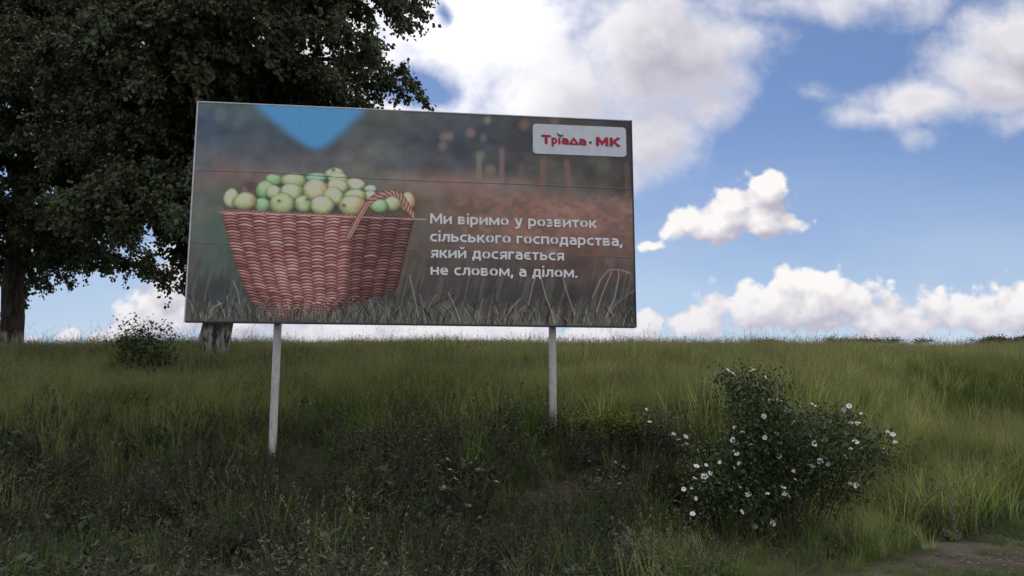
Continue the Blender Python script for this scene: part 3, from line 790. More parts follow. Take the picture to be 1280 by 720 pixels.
# logo plate
def rounded(a0, a1, b0, b1, r, outm, th=.003, seg=6):
    pts = []
    for (cx_, cy_, s0) in ((a1 - r, b0 + r, 0), (a0 + r, b0 + r, 1), (a0 + r, b1 - r, 2), (a1 - r, b1 - r, 3)):
        for k in range(seg + 1):
            an_ = (s0 + k / seg) * math.pi / 2
            pts.append((cx_ + r * math.cos(an_), cy_ - r * math.sin(an_)))
    n = len(pts); v = []
    for o_ in (outm, outm + th):
        for (a, b) in pts: v.append(local(a, b, o_))
    c_ = len(v); v.append(local((a0 + a1) / 2, (b0 + b1) / 2, outm + th))
    q = [(i, (i + 1) % n, n + (i + 1) % n, n + i) for i in range(n)]
    t = [(c_, n + i, n + (i + 1) % n) for i in range(n)]
    return v, q, t
a0, b0 = px_print(665.5, 155.5); a1, b1 = px_print(782.3, 197.5)
m = MB(); m.add(*rounded(a0, a1, (b0 + B_(781, 160.6)) / 2, (b1 + B_(667, 192.4)) / 2, .05, .034))
plate = m.build('logo_plate', plate_v, bb)
m = MB()
base_b = (B_(682, 180.8) + B_(760, 184.0)) / 2
def glyph_fit(txt, u0, u1, xh, t=.31): word(m, txt, A_(u0, 180), A_(u1, 180), base_b, xh, .0405, t, .12)
def slab(pts, outm, mat, z=.0015):
    """thin flat shape: outline of (a, b) points, convex"""
    v = [local(a, b, outm) for a, b in pts] + [local(a, b, outm + z) for a, b in pts]
    n = len(pts)
    m.add(v, [(i, (i + 1) % n, n + (i + 1) % n, n + i) for i in range(n)], [(n, n + i + 1, n + i) for i in range(1, n - 1)], mat)
glyph_fit("Т", 676, 688.2, .101)
glyph_fit("р", 688.8, 696.0, .098)
glyph_fit("ı", 697.2, 700.0, .098)
glyph_fit("а", 701.2, 710.4, .098)
glyph_fit("Δ", 710.9, 722.4, .098, .26)
glyph_fit("а", 722.9, 732.2, .098)
glyph_fit("МК", 744.0, 774.0, .101, .33)
# green dot and leaf over the third letter
ad, bd_ = px_print(737.3, 179.2)
slab([(ad + .021 * math.cos(k * .5236), bd_ + .021 * math.sin(k * .5236)) for k in range(12)], .0405, 1)
al, bl = px_print(699.5, 170.6)
slab([(al - .052, bl - .036), (al - .016, bl - .026), (al + .002, bl + .004), (al - .008, bl + .020), (al - .032, bl - .002)], .0405, 1)
slab([(al - .012, bl + .016), (al + .004, bl - .010), (al + .052, bl - .014), (al + .034, bl + .012), (al + .010, bl + .024)], .0412, 1)
m.build('logo_lettering', [red_v, green_v], plate)

# ------------------------------------------------------------------ trees
bark, N, out = material('bark')
t = N.n('ShaderNodeTexCoord')
so = N.n('ShaderNodeSeparateXYZ'); N.put(so.inputs[0], t.outputs['Object'])
v_ = N.vm('MULTIPLY', t.outputs['Object'], (1, 1, .22))
n1, n2 = N.noise(v_, 9.0, 6, .65), N.noise(t.outputs['Object'], 3.0, 4, .6)
cb = N.mix(N.sstep(n1, .35, .65), (.028, .022, .017), (.085, .07, .055))
wash = N.math('MULTIPLY', N.sstep(N.math('ADD', so.outputs[2], N.math('MULTIPLY', n2, .5)), 1.05, 1.3, 1.0, 0.0), N.sstep(n1, .42, .56))
principled(N, out, N.mix(N.math('MULTIPLY', wash, .8), cb, (.42, .40, .38)), .9, .15, n1, .05, .9)
linden = leaf_material('linden_leaves', [(.042, .054, .026), (.066, .082, .040), (.10, .118, .060)], .35, .5, .10, .5, .3, leafvar=1.0)

def quads_from(cent, ax, side, L, Wd, droop=.25, nrm_=None):
    """leaf blades: rhombic, folded a little; cent (n,3) leaf base, ax the way it points"""
    n = len(cent)
    tip = cent + ax * L[:, None]
    midp = cent + ax * (L * .45)[:, None]
    nn = np.cross(ax, side)
    a = midp + side * (Wd * .5)[:, None] + nn * (Wd * .15)[:, None]
    b = midp - side * (Wd * .5)[:, None] + nn * (Wd * .15)[:, None]
    v = np.stack([cent, a, tip, b], 1).reshape(-1, 3)
    q = np.arange(n * 4).reshape(-1, 4)
    return v, q
def unit(v): return v / (np.linalg.norm(v, axis=-1, keepdims=True) + 1e-9)

def make_tree(loc, hgt, env, first, seed, label, limbs=36, nleaf=30, trunk_r=.40, stretch=(1, 1), spread=1.0):
    r = np.random.default_rng(seed)
    root = empty('linden_tree', loc)
    tag(root, label, 'tree', 'linden trees on the slope')
    T, NS = MB(), 15
    hz = np.linspace(-.4, hgt * .86, 16)
    tx = np.cumsum(r.normal(0, .05, 16)) * (hz > 1); ty = np.cumsum(r.normal(0, .05, 16)) * (hz > 1)
    tr_ = np.interp(hz, [-.4, 0, .5, 1.2, hgt * .35, hgt * .86], [trunk_r * 1.35, trunk_r * 1.2, trunk_r * 1.03, trunk_r, trunk_r * .62, .05])
    T.tube(np.stack([tx, ty, hz], 1), tr_, 18)
    eh, er = zip(*env)
    pos, axs = [], []
    for i in range(limbs):
        f = (i + .5) / limbs
        h0 = first + (hgt * .80 - first) * f ** 1.05
        az = i * 2.39996 + r.normal(0, .25)
        base = np.array([np.interp(h0, hz, tx), np.interp(h0, hz, ty), h0])
        rise = np.interp(f, [0, .3, 1], [.9, 1.9, 2.2]) * r.uniform(.7, 1.2)
        hend = min(h0 + rise, hgt - .3)
        Rl = np.interp(hend, eh, er) * (r.uniform(.82, 1.05) if i % 3 else r.uniform(.5, .8))
        d = np.array([math.cos(az) * stretch[0], math.sin(az) * stretch[1], 0])
        perp = np.array([-math.sin(az), math.cos(az), 0])
        k = np.linspace(0, 1, 9)
        sagl = np.interp(f, [0, .4, 1], [1.25, .9, .2]) * r.uniform(.6, 1.25)
        line = base + d * (Rl * k)[:, None] + np.array([0, 0, 1.0]) * (rise * np.sin(k * 1.75) - sagl * k ** 3)[:, None] + perp * (r.normal(0, .5) * k ** 2)[:, None]
        lr = np.interp(k, [0, 1], [.085 + .05 * (1 - f), .014])
        T.tube(line, lr, 7)
        for s in range(NS):
            kk_ = .14 + .86 * (s + r.uniform(0, 1)) / NS
            p = np.array([np.interp(kk_, k, line[:, j]) for j in range(3)])
            sd_ = (1 if s % 2 else -1)
            dv = unit(d * r.uniform(.3, 1.0) + perp * sd_ * r.uniform(.5, 1.1) + np.array([0, 0, r.uniform(-.1, .5)]))
            L = r.uniform(.9, 1.9) * (1.0 - .35 * kk_) * spread
            if s == NS - 1: dv = unit(d + perp * r.normal(0, .2)); L = r.uniform(.5, 1.0)
            q_ = np.linspace(0, 1, 5)
            br = p + dv * (L * q_)[:, None] - np.array([0, 0, 1.0]) * (.45 * L * q_ ** 2)[:, None]
            T.tube(br, np.interp(q_, [0, 1], [.02, .006]), 4, cap=False)
            for w in range(9):
                qq = .15 + .85 * (w + r.uniform(0, 1)) / 9
                b0 = np.array([np.interp(qq, q_, br[:, j]) for j in range(3)])
                tv = unit(dv * .7 + r.normal(0, .55, 3) + np.array([0, 0, -.45]))
                tl = r.uniform(.28, .62)
                n = int(nleaf * r.uniform(.6, 1.3))
                g = r.uniform(0, 1, n) ** .8
                pp = b0 + tv * (tl * g)[:, None] - np.array([0, 0, 1.0]) * (.35 * tl * g ** 2)[:, None] + r.normal(0, .065, (n, 3))
                pos.append(pp); axs.append(np.tile(tv, (n, 1)))
    pos, axs = np.vstack(pos), np.vstack(axs)
    n = len(pos)
    ax = unit(axs * .5 + r.normal(0, .55, (n, 3)) + np.array([0, 0, -.55]))
    side = unit(np.cross(ax, r.normal(0, 1, (n, 3))))
    L = r.uniform(.09, .155, n)
    v, q = quads_from(pos, ax, side, L, L * r.uniform(.7, .95, n))
    T.build('trunk', bark, root, True)
    link(bpy.data.objects.new('crown', fast_mesh('crown', v, q, mats=[linden])), root)
    print('leaves', n)
    return root

ENV_B = [(0, 2.6), (2, 3.8), (4, 3.5), (6.5, 3.7), (8, 4.5), (9.5, 5.0), (12, 4.3), (14, 2.6), (15.4, .4)]
ENV = [(0, 3.6), (1.8, 4.9), (4, 5.6), (7, 5.8), (9, 5.3), (11.5, 3.9), (13.5, 2.2), (15.2, .4)]
t2 = (-7.55, 20.2); t1 = (-16.3, 26.0)
make_tree((*t2, float(ground_z(*t2))), 15.0, ENV_B, 2.9, 11, 'tall dark linden with a whitewashed trunk standing right behind the billboard', limbs=58, trunk_r=.37)
make_tree((*t1, float(ground_z(*t1))), 15.8, [(a, b * 1.12) for a, b in ENV], 3.0, 23, 'dark leafy linden at the far left with open sky beside its trunk', limbs=58, trunk_r=.35)

# ------------------------------------------------------------------ grass and weeds (scattered ground cover)
HID = bpy.data.collections.new('plant_kinds')       # prototypes, not linked to the scene

def blades(mb, r, n, spread, hmin, hmax, wmin, wmax, lean, m=0, seg=3, top=None):
    for _ in range(n):
        a, rr = r.uniform(0, 6.283), spread * math.sqrt(r.uniform())
        p = np.array([rr * math.cos(a), rr * math.sin(a), -.03])
        h, w = r.uniform(hmin, hmax), r.uniform(wmin, wmax)
        az = a + r.normal(0, .9)
        d = np.array([math.cos(az), math.sin(az), 0]); s = np.array([-d[1], d[0], 0])
        ph = r.uniform(0, 6.28); s = s * math.cos(ph) + d * math.sin(ph)
        ln_ = abs(r.normal(0, lean)) * h + .02
        k = np.linspace(0, 1, seg + 1)
        line = p + d * (ln_ * k ** 2)[:, None] + np.array([0, 0, 1.0]) * (h * (k - .18 * (ln_ / h) * k ** 2))[:, None]
        ww = w * np.array([1, .9, .65, .12] if seg == 3 else [1, .75, .12])
        v = np.stack([line - s * ww[:, None] / 2, line + s * ww[:, None] / 2], 1).reshape(-1, 3)
        q = [(2 * i, 2 * i + 1, 2 * i + 3, 2 * i + 2) for i in range(seg)]
        mb.add(v, q, None, m)
        if top is not None and r.random() < top[0]:
            # seed head: a loose spindle of small scales round the tip
            n2 = top[1]; tip = line[-1]; up = unit(line[-1] - line[-2])
            kk_ = r.uniform(-.2, 1, n2)
            c_ = tip + up * (kk_ * top[2])[:, None] + r.normal(0, top[3], (n2, 3)) * (1 - .6 * np.clip(kk_, 0, 1))[:, None]
            ax = unit(up + r.normal(0, .5, (n2, 3))); sd_ = unit(np.cross(ax, r.normal(0, 1, (n2, 3))))
            v, q = quads_from(c_, ax, sd_, np.full(n2, top[4]), np.full(n2, top[4] * .4)); mb.add(v, q, None, 1)

def herb(mb, r, stems, hmin, hmax, nleaf, ll, lw, lean, taper=.5, up=.35, m=0, ms=1, spread=.07, start=.08):
    """leafy stems: leaves all along, smaller to the top"""
    for _ in range(stems):
        a = r.uniform(0, 6.283); rr = math.sqrt(r.uniform(0, 1)); h = r.uniform(hmin, hmax) * (1 - .5 * rr ** 2 * (spread > .15)); ln_ = abs(r.normal(0, lean)) * h
        d = np.array([math.cos(a), math.sin(a), 0]); p = d * spread * rr
        k = np.linspace(0, 1, 5)
        line = p + d * (ln_ * k ** 1.5)[:, None] + np.array([0, 0, 1.0]) * (h * k - .03)[:, None]
        mb.tube(line, np.interp(k, [0, 1], [.005, .002]), 3, ms, False)
        g = np.sort(r.uniform(start, 1, nleaf))
        c_ = np.stack([np.interp(g, k, line[:, j]) for j in range(3)], 1)
        an_ = np.arange(nleaf) * 2.4 + r.normal(0, .4, nleaf)
        ax = unit(np.stack([np.cos(an_), np.sin(an_), up + r.normal(0, .35, nleaf)], 1))
        sd_ = unit(np.cross(ax, np.array([0, 0, 1.0]) + r.normal(0, .35, (nleaf, 3))))
        L = ll * r.uniform(.6, 1.25, nleaf) * (1 - taper * g)
        v, q = quads_from(c_, ax, sd_, L, L * lw); mb.add(v, q, None, m)

def feathery(mb, r, stems, h0, h1, n, ll, m=0, ms=1, spread=.1, lean=.2):
    """finely cut foliage: short fine leaflets in plumes round each stem"""
    for _ in range(stems):
        a = r.uniform(0, 6.283); rr = math.sqrt(r.uniform(0, 1)); h = r.uniform(h0, h1) * (1 - .5 * rr ** 2 * (spread > .15)); d = np.array([math.cos(a), math.sin(a), 0])
        ln_ = abs(r.normal(0, lean)) * h; k = np.linspace(0, 1, 4); p = d * spread * rr
        line = p + d * (ln_ * k ** 1.5)[:, None] + np.array([0, 0, 1.0]) * (h * k - .03)[:, None]
        mb.tube(line, .0025, 3, ms, False)
        g = r.uniform(.05, 1.0, n)
        c_ = np.stack([np.interp(g, k, line[:, j]) for j in range(3)], 1) + r.normal(0, .045, (n, 3)) * (1.15 - .7 * g)[:, None]
        ax = unit(r.normal(0, .7, (n, 3)) + np.array([0, 0, .5])); sd_ = unit(np.cross(ax, r.normal(0, 1, (n, 3))))
        L = ll * r.uniform(.6, 1.4, n)
        v, q = quads_from(c_, ax, sd_, L, L * .22); mb.add(v, q, None, m)

M_grass = leaf_material('meadow_grass_blades', [(.050, .082, .020), (.13, .18, .052), (.27, .30, .115)], .6, .22, .35, .6, .2)
M_dry = leaf_material('dry_meadow_blades', [(.18, .25, .075), (.35, .42, .16), (.56, .56, .29)], .5, .3, .4, .7, .15)
M_head = leaf_material('grass_seed_heads', [(.20, .175, .10), (.30, .26, .16)], .3, .4, .2, .8, .1)
M_lush = leaf_material('fresh_grass_blades', [(.05, .085, .022), (.09, .13, .035), (.15, .19, .05)], .5, .5, .3, .5, .25)
M_weed = leaf_material('weed_leaves', [(.018, .024, .012), (.042, .052, .028), (.085, .100, .056)], .45, .6, .18, .5, .3)
M_grey = leaf_material('grey_weed_leaves', [(.05, .053, .043), (.085, .09, .075), (.13, .135, .115)], .4, .9, .15, .6, .3)
M_yel = leaf_material('yellow_green_leaves', [(.10, .13, .02), (.20, .225, .045)], .4, 1.0, .25, .6, .2)
M_stem = leaf_material('weed_stems', [(.05, .048, .03), (.10, .09, .06)], .3, .8, .05, .8, .1)
M_pale = leaf_material('pale_dry_stalks', [(.18, .165, .12), (.26, .24, .18)], .3, .8, .1, .8, .1)
M_silver = leaf_material('silvery_leaves', [(.16, .18, .16), (.25, .27, .24)], .3, .8, .1, .7, .2)
M_rose = leaf_material('rose_leaves', [(.028, .042, .015), (.060, .084, .032), (.11, .14, .060)], .3, 1.5, .15, .55, .2, leafvar=1.0)
M_dark = leaf_material('dark_shrub_leaves', [(.016, .022, .010), (.030, .038, .018)], .3, .8, .12, .6, .15)

def kinds(prefix, n, fn, mats):
    c = bpy.data.collections.new(prefix); HID.children.link(c)
    for i in range(n):
        mb = MB(); fn(mb, np.random.default_rng(abs(hash_(prefix)) + i))
        o = bpy.data.objects.new(f'{prefix}_{i:02d}', mb.mesh(prefix, mats)); c.objects.link(o)
    return c
def hash_(s): return sum((i + 1) * ord(ch) for i, ch in enumerate(s))

K_grass = kinds('meadow_tuft', 8, lambda b, r: blades(b, r, 34, .16, .30, .72, .005, .009, .35, top=(.22, 14, .10, .006, .016)), [M_grass, M_head])
K_lush = kinds('fresh_tuft', 6, lambda b, r: blades(b, r, 36, .13, .22, .55, .006, .011, .45), [M_lush, M_head])
K_far = kinds('far_tuft', 8, lambda b, r: blades(b, r, 30, .38, .26, .66, .012, .022, .35, seg=2, top=(.3, 5, .12, .012, .035)), [M_grass, M_head])
K_dry = kinds('dry_tuft', 6, lambda b, r: blades(b, r, 36, .18, .30, .74, .005, .010, .32, top=(.35, 14, .12, .007, .018)), [M_dry, M_head])
K_dryfar = kinds('dry_far_tuft', 6, lambda b, r: blades(b, r, 30, .40, .26, .62, .012, .022, .35, seg=2, top=(.4, 6, .12, .012, .035)), [M_dry, M_head])
K_short = kinds('short_tuft', 5, lambda b, r: blades(b, r, 26, .10, .06, .20, .004, .007, .6), [M_lush, M_head])
K_weed = kinds('leafy_weed', 8, lambda b, r: herb(b, r, 13, .34, .66, 26, .07, .36, .35, spread=.30), [M_weed, M_stem])
K_grey = kinds('grey_weed', 6, lambda b, r: herb(b, r, 12, .30, .58, 28, .055, .34, .25, spread=.26), [M_grey, M_stem])
M_broad = leaf_material('broad_weed_leaves', [(.032, .044, .022), (.056, .072, .038), (.105, .122, .078)], .3, .8, .18, .45, .4, leafvar=.5)
K_broad = kinds('broad_leaf_weed', 5, lambda b, r: herb(b, r, 8, .18, .50, 10, .14, .55, .5, .3, .5, spread=.20), [M_broad, M_stem])
K_feath = kinds('feathery_weed', 8, lambda b, r: feathery(b, r, 14, .30, .58, 60, .038, spread=.28), [M_weed, M_stem])
K_yel = kinds('yellow_green_herb', 5, lambda b, r: feathery(b, r, 12, .22, .42, 55, .035, spread=.24), [M_yel, M_stem])
K_stalk = kinds('tall_stalk', 6, lambda b, r: (blades(b, r, 5, .10, .65, 1.05, .004, .007, .25, top=(1.0, 22, .16, .008, .018)), herb(b, r, 1, .6, .95, 12, .04, .2, .15, m=1)), [M_pale, M_head])

def scatter(name, pts, coll, scale, seed, tilt=.12, label=None, zs=None):
    n = len(pts); r = np.random.default_rng(seed)
    me = bpy.data.meshes.new(name); me.vertices.add(n)
    me.vertices.foreach_set('co', np.asarray(pts, np.float32).ravel())
    rot = np.stack([r.normal(0, tilt, n), r.normal(0, tilt, n), r.uniform(0, 6.283, n)], 1)
    sc = np.stack([scale, scale, scale * (1.0 if zs is None else zs)], 1)
    for nm, ty, key, dat in (('rot', 'FLOAT_VECTOR', 'vector', rot), ('scl', 'FLOAT_VECTOR', 'vector', sc)):
        a = me.attributes.new(nm, ty, 'POINT'); a.data.foreach_set(key, dat.astype(np.float32).ravel())
    a = me.attributes.new('pid', 'INT', 'POINT'); a.data.foreach_set('value', r.integers(0, len(coll.objects), n).astype(np.int32))
    g = bpy.data.node_groups.new(name, 'GeometryNodeTree')
    g.interface.new_socket('Geometry', in_out='INPUT', socket_type='NodeSocketGeometry')
    g.interface.new_socket('Geometry', in_out='OUTPUT', socket_type='NodeSocketGeometry')
    gi, go = g.nodes.new('NodeGroupInput'), g.nodes.new('NodeGroupOutput')
    ip = g.nodes.new('GeometryNodeInstanceOnPoints'); ci = g.nodes.new('GeometryNodeCollectionInfo')
    ci.inputs['Collection'].default_value = coll; ci.inputs['Separate Children'].default_value = True; ci.inputs['Reset Children'].default_value = True
    def attr(nm, ty):
        x = g.nodes.new('GeometryNodeInputNamedAttribute'); x.data_type = ty; x.inputs['Name'].default_value = nm
        return [o for o in x.outputs if o.enabled and o.name == 'Attribute'][0]
    er_ = g.nodes.new('FunctionNodeEulerToRotation')
    L = g.links.new
    L(gi.outputs[0], ip.inputs['Points']); L(ci.outputs[0], ip.inputs['Instance']); ip.inputs['Pick Instance'].default_value = True
    L(attr('pid', 'INT'), ip.inputs['Instance Index']); L(attr('rot', 'FLOAT_VECTOR'), er_.inputs[0]); L(er_.outputs[0], ip.inputs['Rotation'])
    L(attr('scl', 'FLOAT_VECTOR'), ip.inputs['Scale']); L(ip.outputs[0], go.inputs[0])
    o = link(bpy.data.objects.new(name, me))
    md = o.modifiers.new('scatter', 'NODES'); md.node_group = g
    o['kind'] = 'stuff'
    if label: o['label'] = label
    return o

def sample(y0, y1, dens, seed, xk=.80, xm=2.5):
    """random ground points, dens(X, Y) per square metre"""
    r = np.random.default_rng(seed)
    wmax = xk * y1 + xm
    dmax = dens if np.isscalar(dens) else dens[1]
    n = int(2 * wmax * (y1 - y0) * dmax)
    X, Y = r.uniform(-wmax, wmax, n), r.uniform(y0, y1, n)
    keep = np.abs(X) < xk * Y + xm
    if not np.isscalar(dens): keep &= r.uniform(0, 1, n) < dens[0](X, Y) / dmax
    X, Y = X[keep], Y[keep]
    return X, Y, np.stack([X, Y, ground_z(X, Y)], 1), r

def verge(X, Y): return (1 - track_mask(X, Y)) * (1 - .93 * np.exp(-(((X - 2.5) / 1.3) ** 4 + ((Y - 9.1) / 1.15) ** 4))) * (1 - .9 * np.exp(-(((X - 1.2) / .35) ** 4 + ((Y - 7.9) / .55) ** 4)))
def right(X, Y): return smooth01((X / Y - .02) / .25)         # the right side is meadow, the left is weedy
def patch(X, Y, s, seed, lo=.42, hi=.58): return smooth01((fbm(X * s, Y * s, seed, 3) - lo) / (hi - lo))
tree_gap = lambda X, Y: 1 - np.exp(-(((X - t2[0]) / .6) ** 2 + ((Y - t2[1] + .2) / .6) ** 2)) * .9

def low_spots(X, Y):
    """the growth is shorter along the track in front of the rose bush and round the post's footing"""
    a = np.exp(-(((X - 2.7) / 1.6) ** 4 + ((Y - 7.9) / 2.0) ** 4)); b = np.exp(-(((X - .75) / .8) ** 4 + ((Y - 10.45) / .55) ** 4))
    c_ = np.exp(-(((X - 4.3) / .9) ** 4 + ((Y - 10.2) / 1.1) ** 4))
    m_ = np.exp(-(((X - 5.4) / .4) ** 4 + ((Y - 9.9) / .7) ** 4))
    return (1 - .6 * m_) * (1 - .52 * a - .45 * b * (1 - a) - .4 * c_ * (1 - a))
def cover(name, coll, zones, seed, label, tilt=.12, smin=.75, smax=1.25):
    P_, S_ = [], []
    for i, (y0, y1, fn, dmax, sc) in enumerate(zones):
        X, Y, p, r = sample(y0, y1, (fn, dmax), seed + i)
        P_.append(p); S_.append(sc * r.uniform(smin, smax, len(p)) * (.42 + 1.12 * fbm(X * .75, Y * .75, 120, 3)) * low_spots(X, Y))
    p, s = np.vstack(P_), np.concatenate(S_)
    print(name, len(p))
    return scatter(name, p, coll, s, seed, tilt, label)

lowv = lambda X, Y: 1 - smooth01((Y - toe(X) - 1.2) / 3.5)     # the foot of the bank and the ditch before it
low = lambda X, Y: lowv(X, Y) * (1 - .75 * smooth01((X - 1.5 - .25 * Y + 2.5) / 2.0))        # weeds rather than grass
cover('meadow_grass', K_grass, [(4.6, 14, lambda X, Y: verge(X, Y) * (2 + (1 - low(X, Y)) * (30 + 34 * patch(X, Y, .5, 5))), 66, 1.0),
                                (14, 30, lambda X, Y: (26 + 12 * patch(X, Y, .4, 5)) * tree_gap(X, Y), 38, .80)], 100, 'olive green meadow grass on the slope')
cover('far_grass', K_far, [(29, 66, lambda X, Y: 11 + 5 * patch(X, Y, .2, 15), 16, .95)], 200, 'olive grass near the crest of the hill')
rt = lambda X, Y: smooth01((X / Y + .12) / .45)
cover('dry_grass', K_dry, [(9, 14, lambda X, Y: verge(X, Y) * (1 - low(X, Y)) * 22 * rt(X, Y), 22, 1.0), (14, 30, lambda X, Y: 24 * rt(X, Y) * (.4 + .6 * patch(X, Y, .3, 35)), 24, .82)], 150, 'pale dry meadow grass on the right part of the slope')
cover('dry_far_grass', K_dryfar, [(29, 66, lambda X, Y: 9 * rt(X, Y) * (.5 + .5 * patch(X, Y, .15, 36)) + 2, 12, .95)], 250, 'pale dry grass near the crest of the hill')
cover('fresh_grass', K_lush, [(4.6, 14, lambda X, Y: verge(X, Y) * (7 + 50 * patch(X, Y, .55, 31, .52, .62) * (1.15 - low(X, Y))), 65, 1.0),
                              (14, 30, lambda X, Y: 14 * patch(X, Y, .25, 32) * tree_gap(X, Y), 14, .85)], 300, 'fresh green grass in patches on the bank')
cover('short_grass', K_short, [(6, 16, lambda X, Y: 3 + 80 * track_mask(X, Y) * patch(X, Y, 1.3, 41, .38, .58) + 16 * verge(X, Y), 99, 1.0)], 400, 'short grass along the dirt track', smin=.5)
def pebble(b, r):
    for _ in range(5):
        c_ = np.array([r.normal(0, .12), r.normal(0, .12), .002]); sz = r.uniform(.006, .022) * np.array([1, r.uniform(.6, 1), r.uniform(.4, .7)])
        lat = [-.6, .1, .75]; v = [c_ + sz * np.array([math.cos(k * 1.0472) * math.cos(l), math.sin(k * 1.0472) * math.cos(l), math.sin(l)]) * r.uniform(.8, 1.15) for l in lat for k in range(6)]
        v.append(c_ + sz * np.array([0, 0, 1]))
        b.add(v, [(i * 6 + k, i * 6 + (k + 1) % 6, i * 6 + 6 + (k + 1) % 6, i * 6 + 6 + k) for i in range(2) for k in range(6)], [(18, 12 + k, 12 + (k + 1) % 6) for k in range(6)])
M_stone = leaf_material('stones', [(.10, .09, .075), (.17, .155, .13), (.26, .24, .21)], .2, 2.0, 0.0, .9, .2, leafvar=.8)
def litter(b, r):
    n = 26; c_ = np.stack([r.normal(0, .16, n), r.normal(0, .16, n), r.uniform(.002, .015, n)], 1)
    ax = unit(np.stack([r.normal(0, 1, n), r.normal(0, 1, n), r.normal(0, .12, n)], 1)); sd_ = unit(np.cross(ax, np.array([0, 0, 1.0]) + r.normal(0, .3, (n, 3))))
    L = r.uniform(.03, .14, n); v, q = quads_from(c_, ax, sd_, L, np.full(n, .005)); b.add(v, q)
K_stone = kinds('pebbles', 6, pebble, [M_stone]); K_litter = kinds('dry_litter', 6, litter, [M_pale])
cover('pebbles', K_stone, [(6, 15, lambda X, Y: 14 * track_mask(X, Y), 14, 1.0)], 1100, 'small stones on the dirt track', smin=.5, smax=1.6)
cover('dry_litter', K_litter, [(6, 16, lambda X, Y: (X > 1) * (3 + 7 * patch(X, Y, .9, 44)), 10, 1.0)], 1200, 'dry grass litter on the dirt track')
cover('leafy_weeds', K_weed, [(4.4, 14, lambda X, Y: verge(X, Y) * (.6 + low(X, Y) * (4 + 11 * patch(X, Y, .7, 51))), 16, .95),
                              (14, 30, lambda X, Y: 4.5 * patch(X, Y, .35, 52, .5, .60) * (1 - .6 * right(X, Y)) * tree_gap(X, Y), 4.5, 1.0)], 500, 'dark leafy weeds at the foot of the bank')
cover('grey_weeds', K_grey, [(4.4, 14, lambda X, Y: verge(X, Y) * low(X, Y) * (.6 + 8 * patch(X, Y, .6, 61, .5, .62)), 9, .95)], 600, 'grey green weeds at the foot of the bank')
cover('broad_leaf_weeds', K_broad, [(4.4, 13, lambda X, Y: verge(X, Y) * 13 * patch(X, Y, .8, 71, .42, .58) * low(X, Y), 13, 1.05)], 700, 'low broad leaved weeds at the foot of the bank')
cover('feathery_weeds', K_feath, [(4.4, 14, lambda X, Y: verge(X, Y) * (1 + low(X, Y) * (8 + 12 * patch(X, Y, .5, 81))), 21, 1.0)], 800, 'feathery dark weeds at the foot of the bank')
cover('yellow_green_herbs', K_yel, [(6, 14, lambda X, Y: verge(X, Y) * 9 * patch(X, Y, .55, 91, .58, .66), 9, .9)], 900, 'yellow green herbs in patches on the bank')
crest_w = lambda X, Y: .22 + 1.6 * patch(X, Y, .3, 95, .5, .6) * (X < -6) * (Y > 19)
cover('tall_stalks', K_stalk, [(5, 14, lambda X, Y: verge(X, Y) * .25, .25, .8), (14, 30, crest_w, 1.9, .85), (56, 64, lambda X, Y: .05 * (X > 20) + .01, .06, 1.2)], 1000, 'tall pale stalks scattered in the grass')

# ------------------------------------------------------------------ single bushes and plants
def bush(name, base, targets, r, mats, leaf, per, label, cat, spray=.16, group=None, cane_r=.006, foliage='foliage', start=.35):
    root = empty(name, base)
    tag(root, label, cat, group)
    b0 = np.array(base); C_, F_ = MB(), []
    for tg in targets:
        e = np.asarray(tg) - b0
        st = np.array([r.normal(0, .14), r.normal(0, .10), -.05]) + np.array([e[0], e[1], 0]) * r.uniform(.1, .45)
        st[2] = float(ground_z(b0[0] + st[0], b0[1] + st[1])) - b0[2] - .05
        ctrl = st + (e - st) * .5 + np.array([0, 0, abs(e[2] - st[2]) * .35 + .05]) + r.normal(0, .06, 3)
        k = np.linspace(0, 1, 7)[:, None]
        line = st * (1 - k) ** 2 + ctrl * 2 * k * (1 - k) + e * k ** 2
        C_.tube(line, np.interp(k[:, 0], [0, 1], [cane_r, cane_r * .35]), 5, 0, False)
        n = int(per * r.uniform(.7, 1.3)); g = start + (1 - start) * r.uniform(0, 1, n) ** .7
        c_ = np.stack([np.interp(g, k[:, 0], line[:, j]) for j in range(3)], 1) + r.normal(0, spray, (n, 3)) * np.array([1, 1, .75])
        F_.append(c_)
    c_ = np.vstack(F_)
    keep = c_[:, 2] + b0[2] > ground_z(c_[:, 0] + b0[0], c_[:, 1] + b0[1]) + .01
    c_ = c_[keep]; n = len(c_)
    ax = unit(r.normal(0, 1, (n, 3)) + np.array([0, 0, .1])); sd_ = unit(np.cross(ax, np.array([0, 0, 1.0]) + r.normal(0, .5, (n, 3))))
    L = leaf * r.uniform(.6, 1.35, n)
    v, q = quads_from(c_, ax, sd_, L, L * .58)
    C_.build('cane', mats[1], root, True)
    link(bpy.data.objects.new(foliage, fast_mesh(foliage, v, q, mats=[mats[0]])), root)
    return root

def inside_poly(px, py, poly):
    c = np.zeros(len(px), bool); n = len(poly)
    for i in range(n):
        (x1, y1), (x2, y2) = poly[i], poly[(i + 1) % n]
        c ^= ((y1 > py) != (y2 > py)) & (px < (x2 - x1) * (py - y1) / (y2 - y1 + 1e-9) + x1)
    return c
def fill(poly, n, ymid, ysd, r):
    p = np.array(poly, float); out_ = []
    while len(out_) < n:
        u, v = r.uniform(p[:, 0].min(), p[:, 0].max(), 400), r.uniform(p[:, 1].min(), p[:, 1].max(), 400)
        for a, b in zip(u[inside_poly(u, v, poly)], v[inside_poly(u, v, poly)]):
            w = at(a, b, ymid + r.normal(0, ysd))
            if w[2] > ground_z(w[0], w[1]) + .08: out_.append(w)
    return out_[:n]

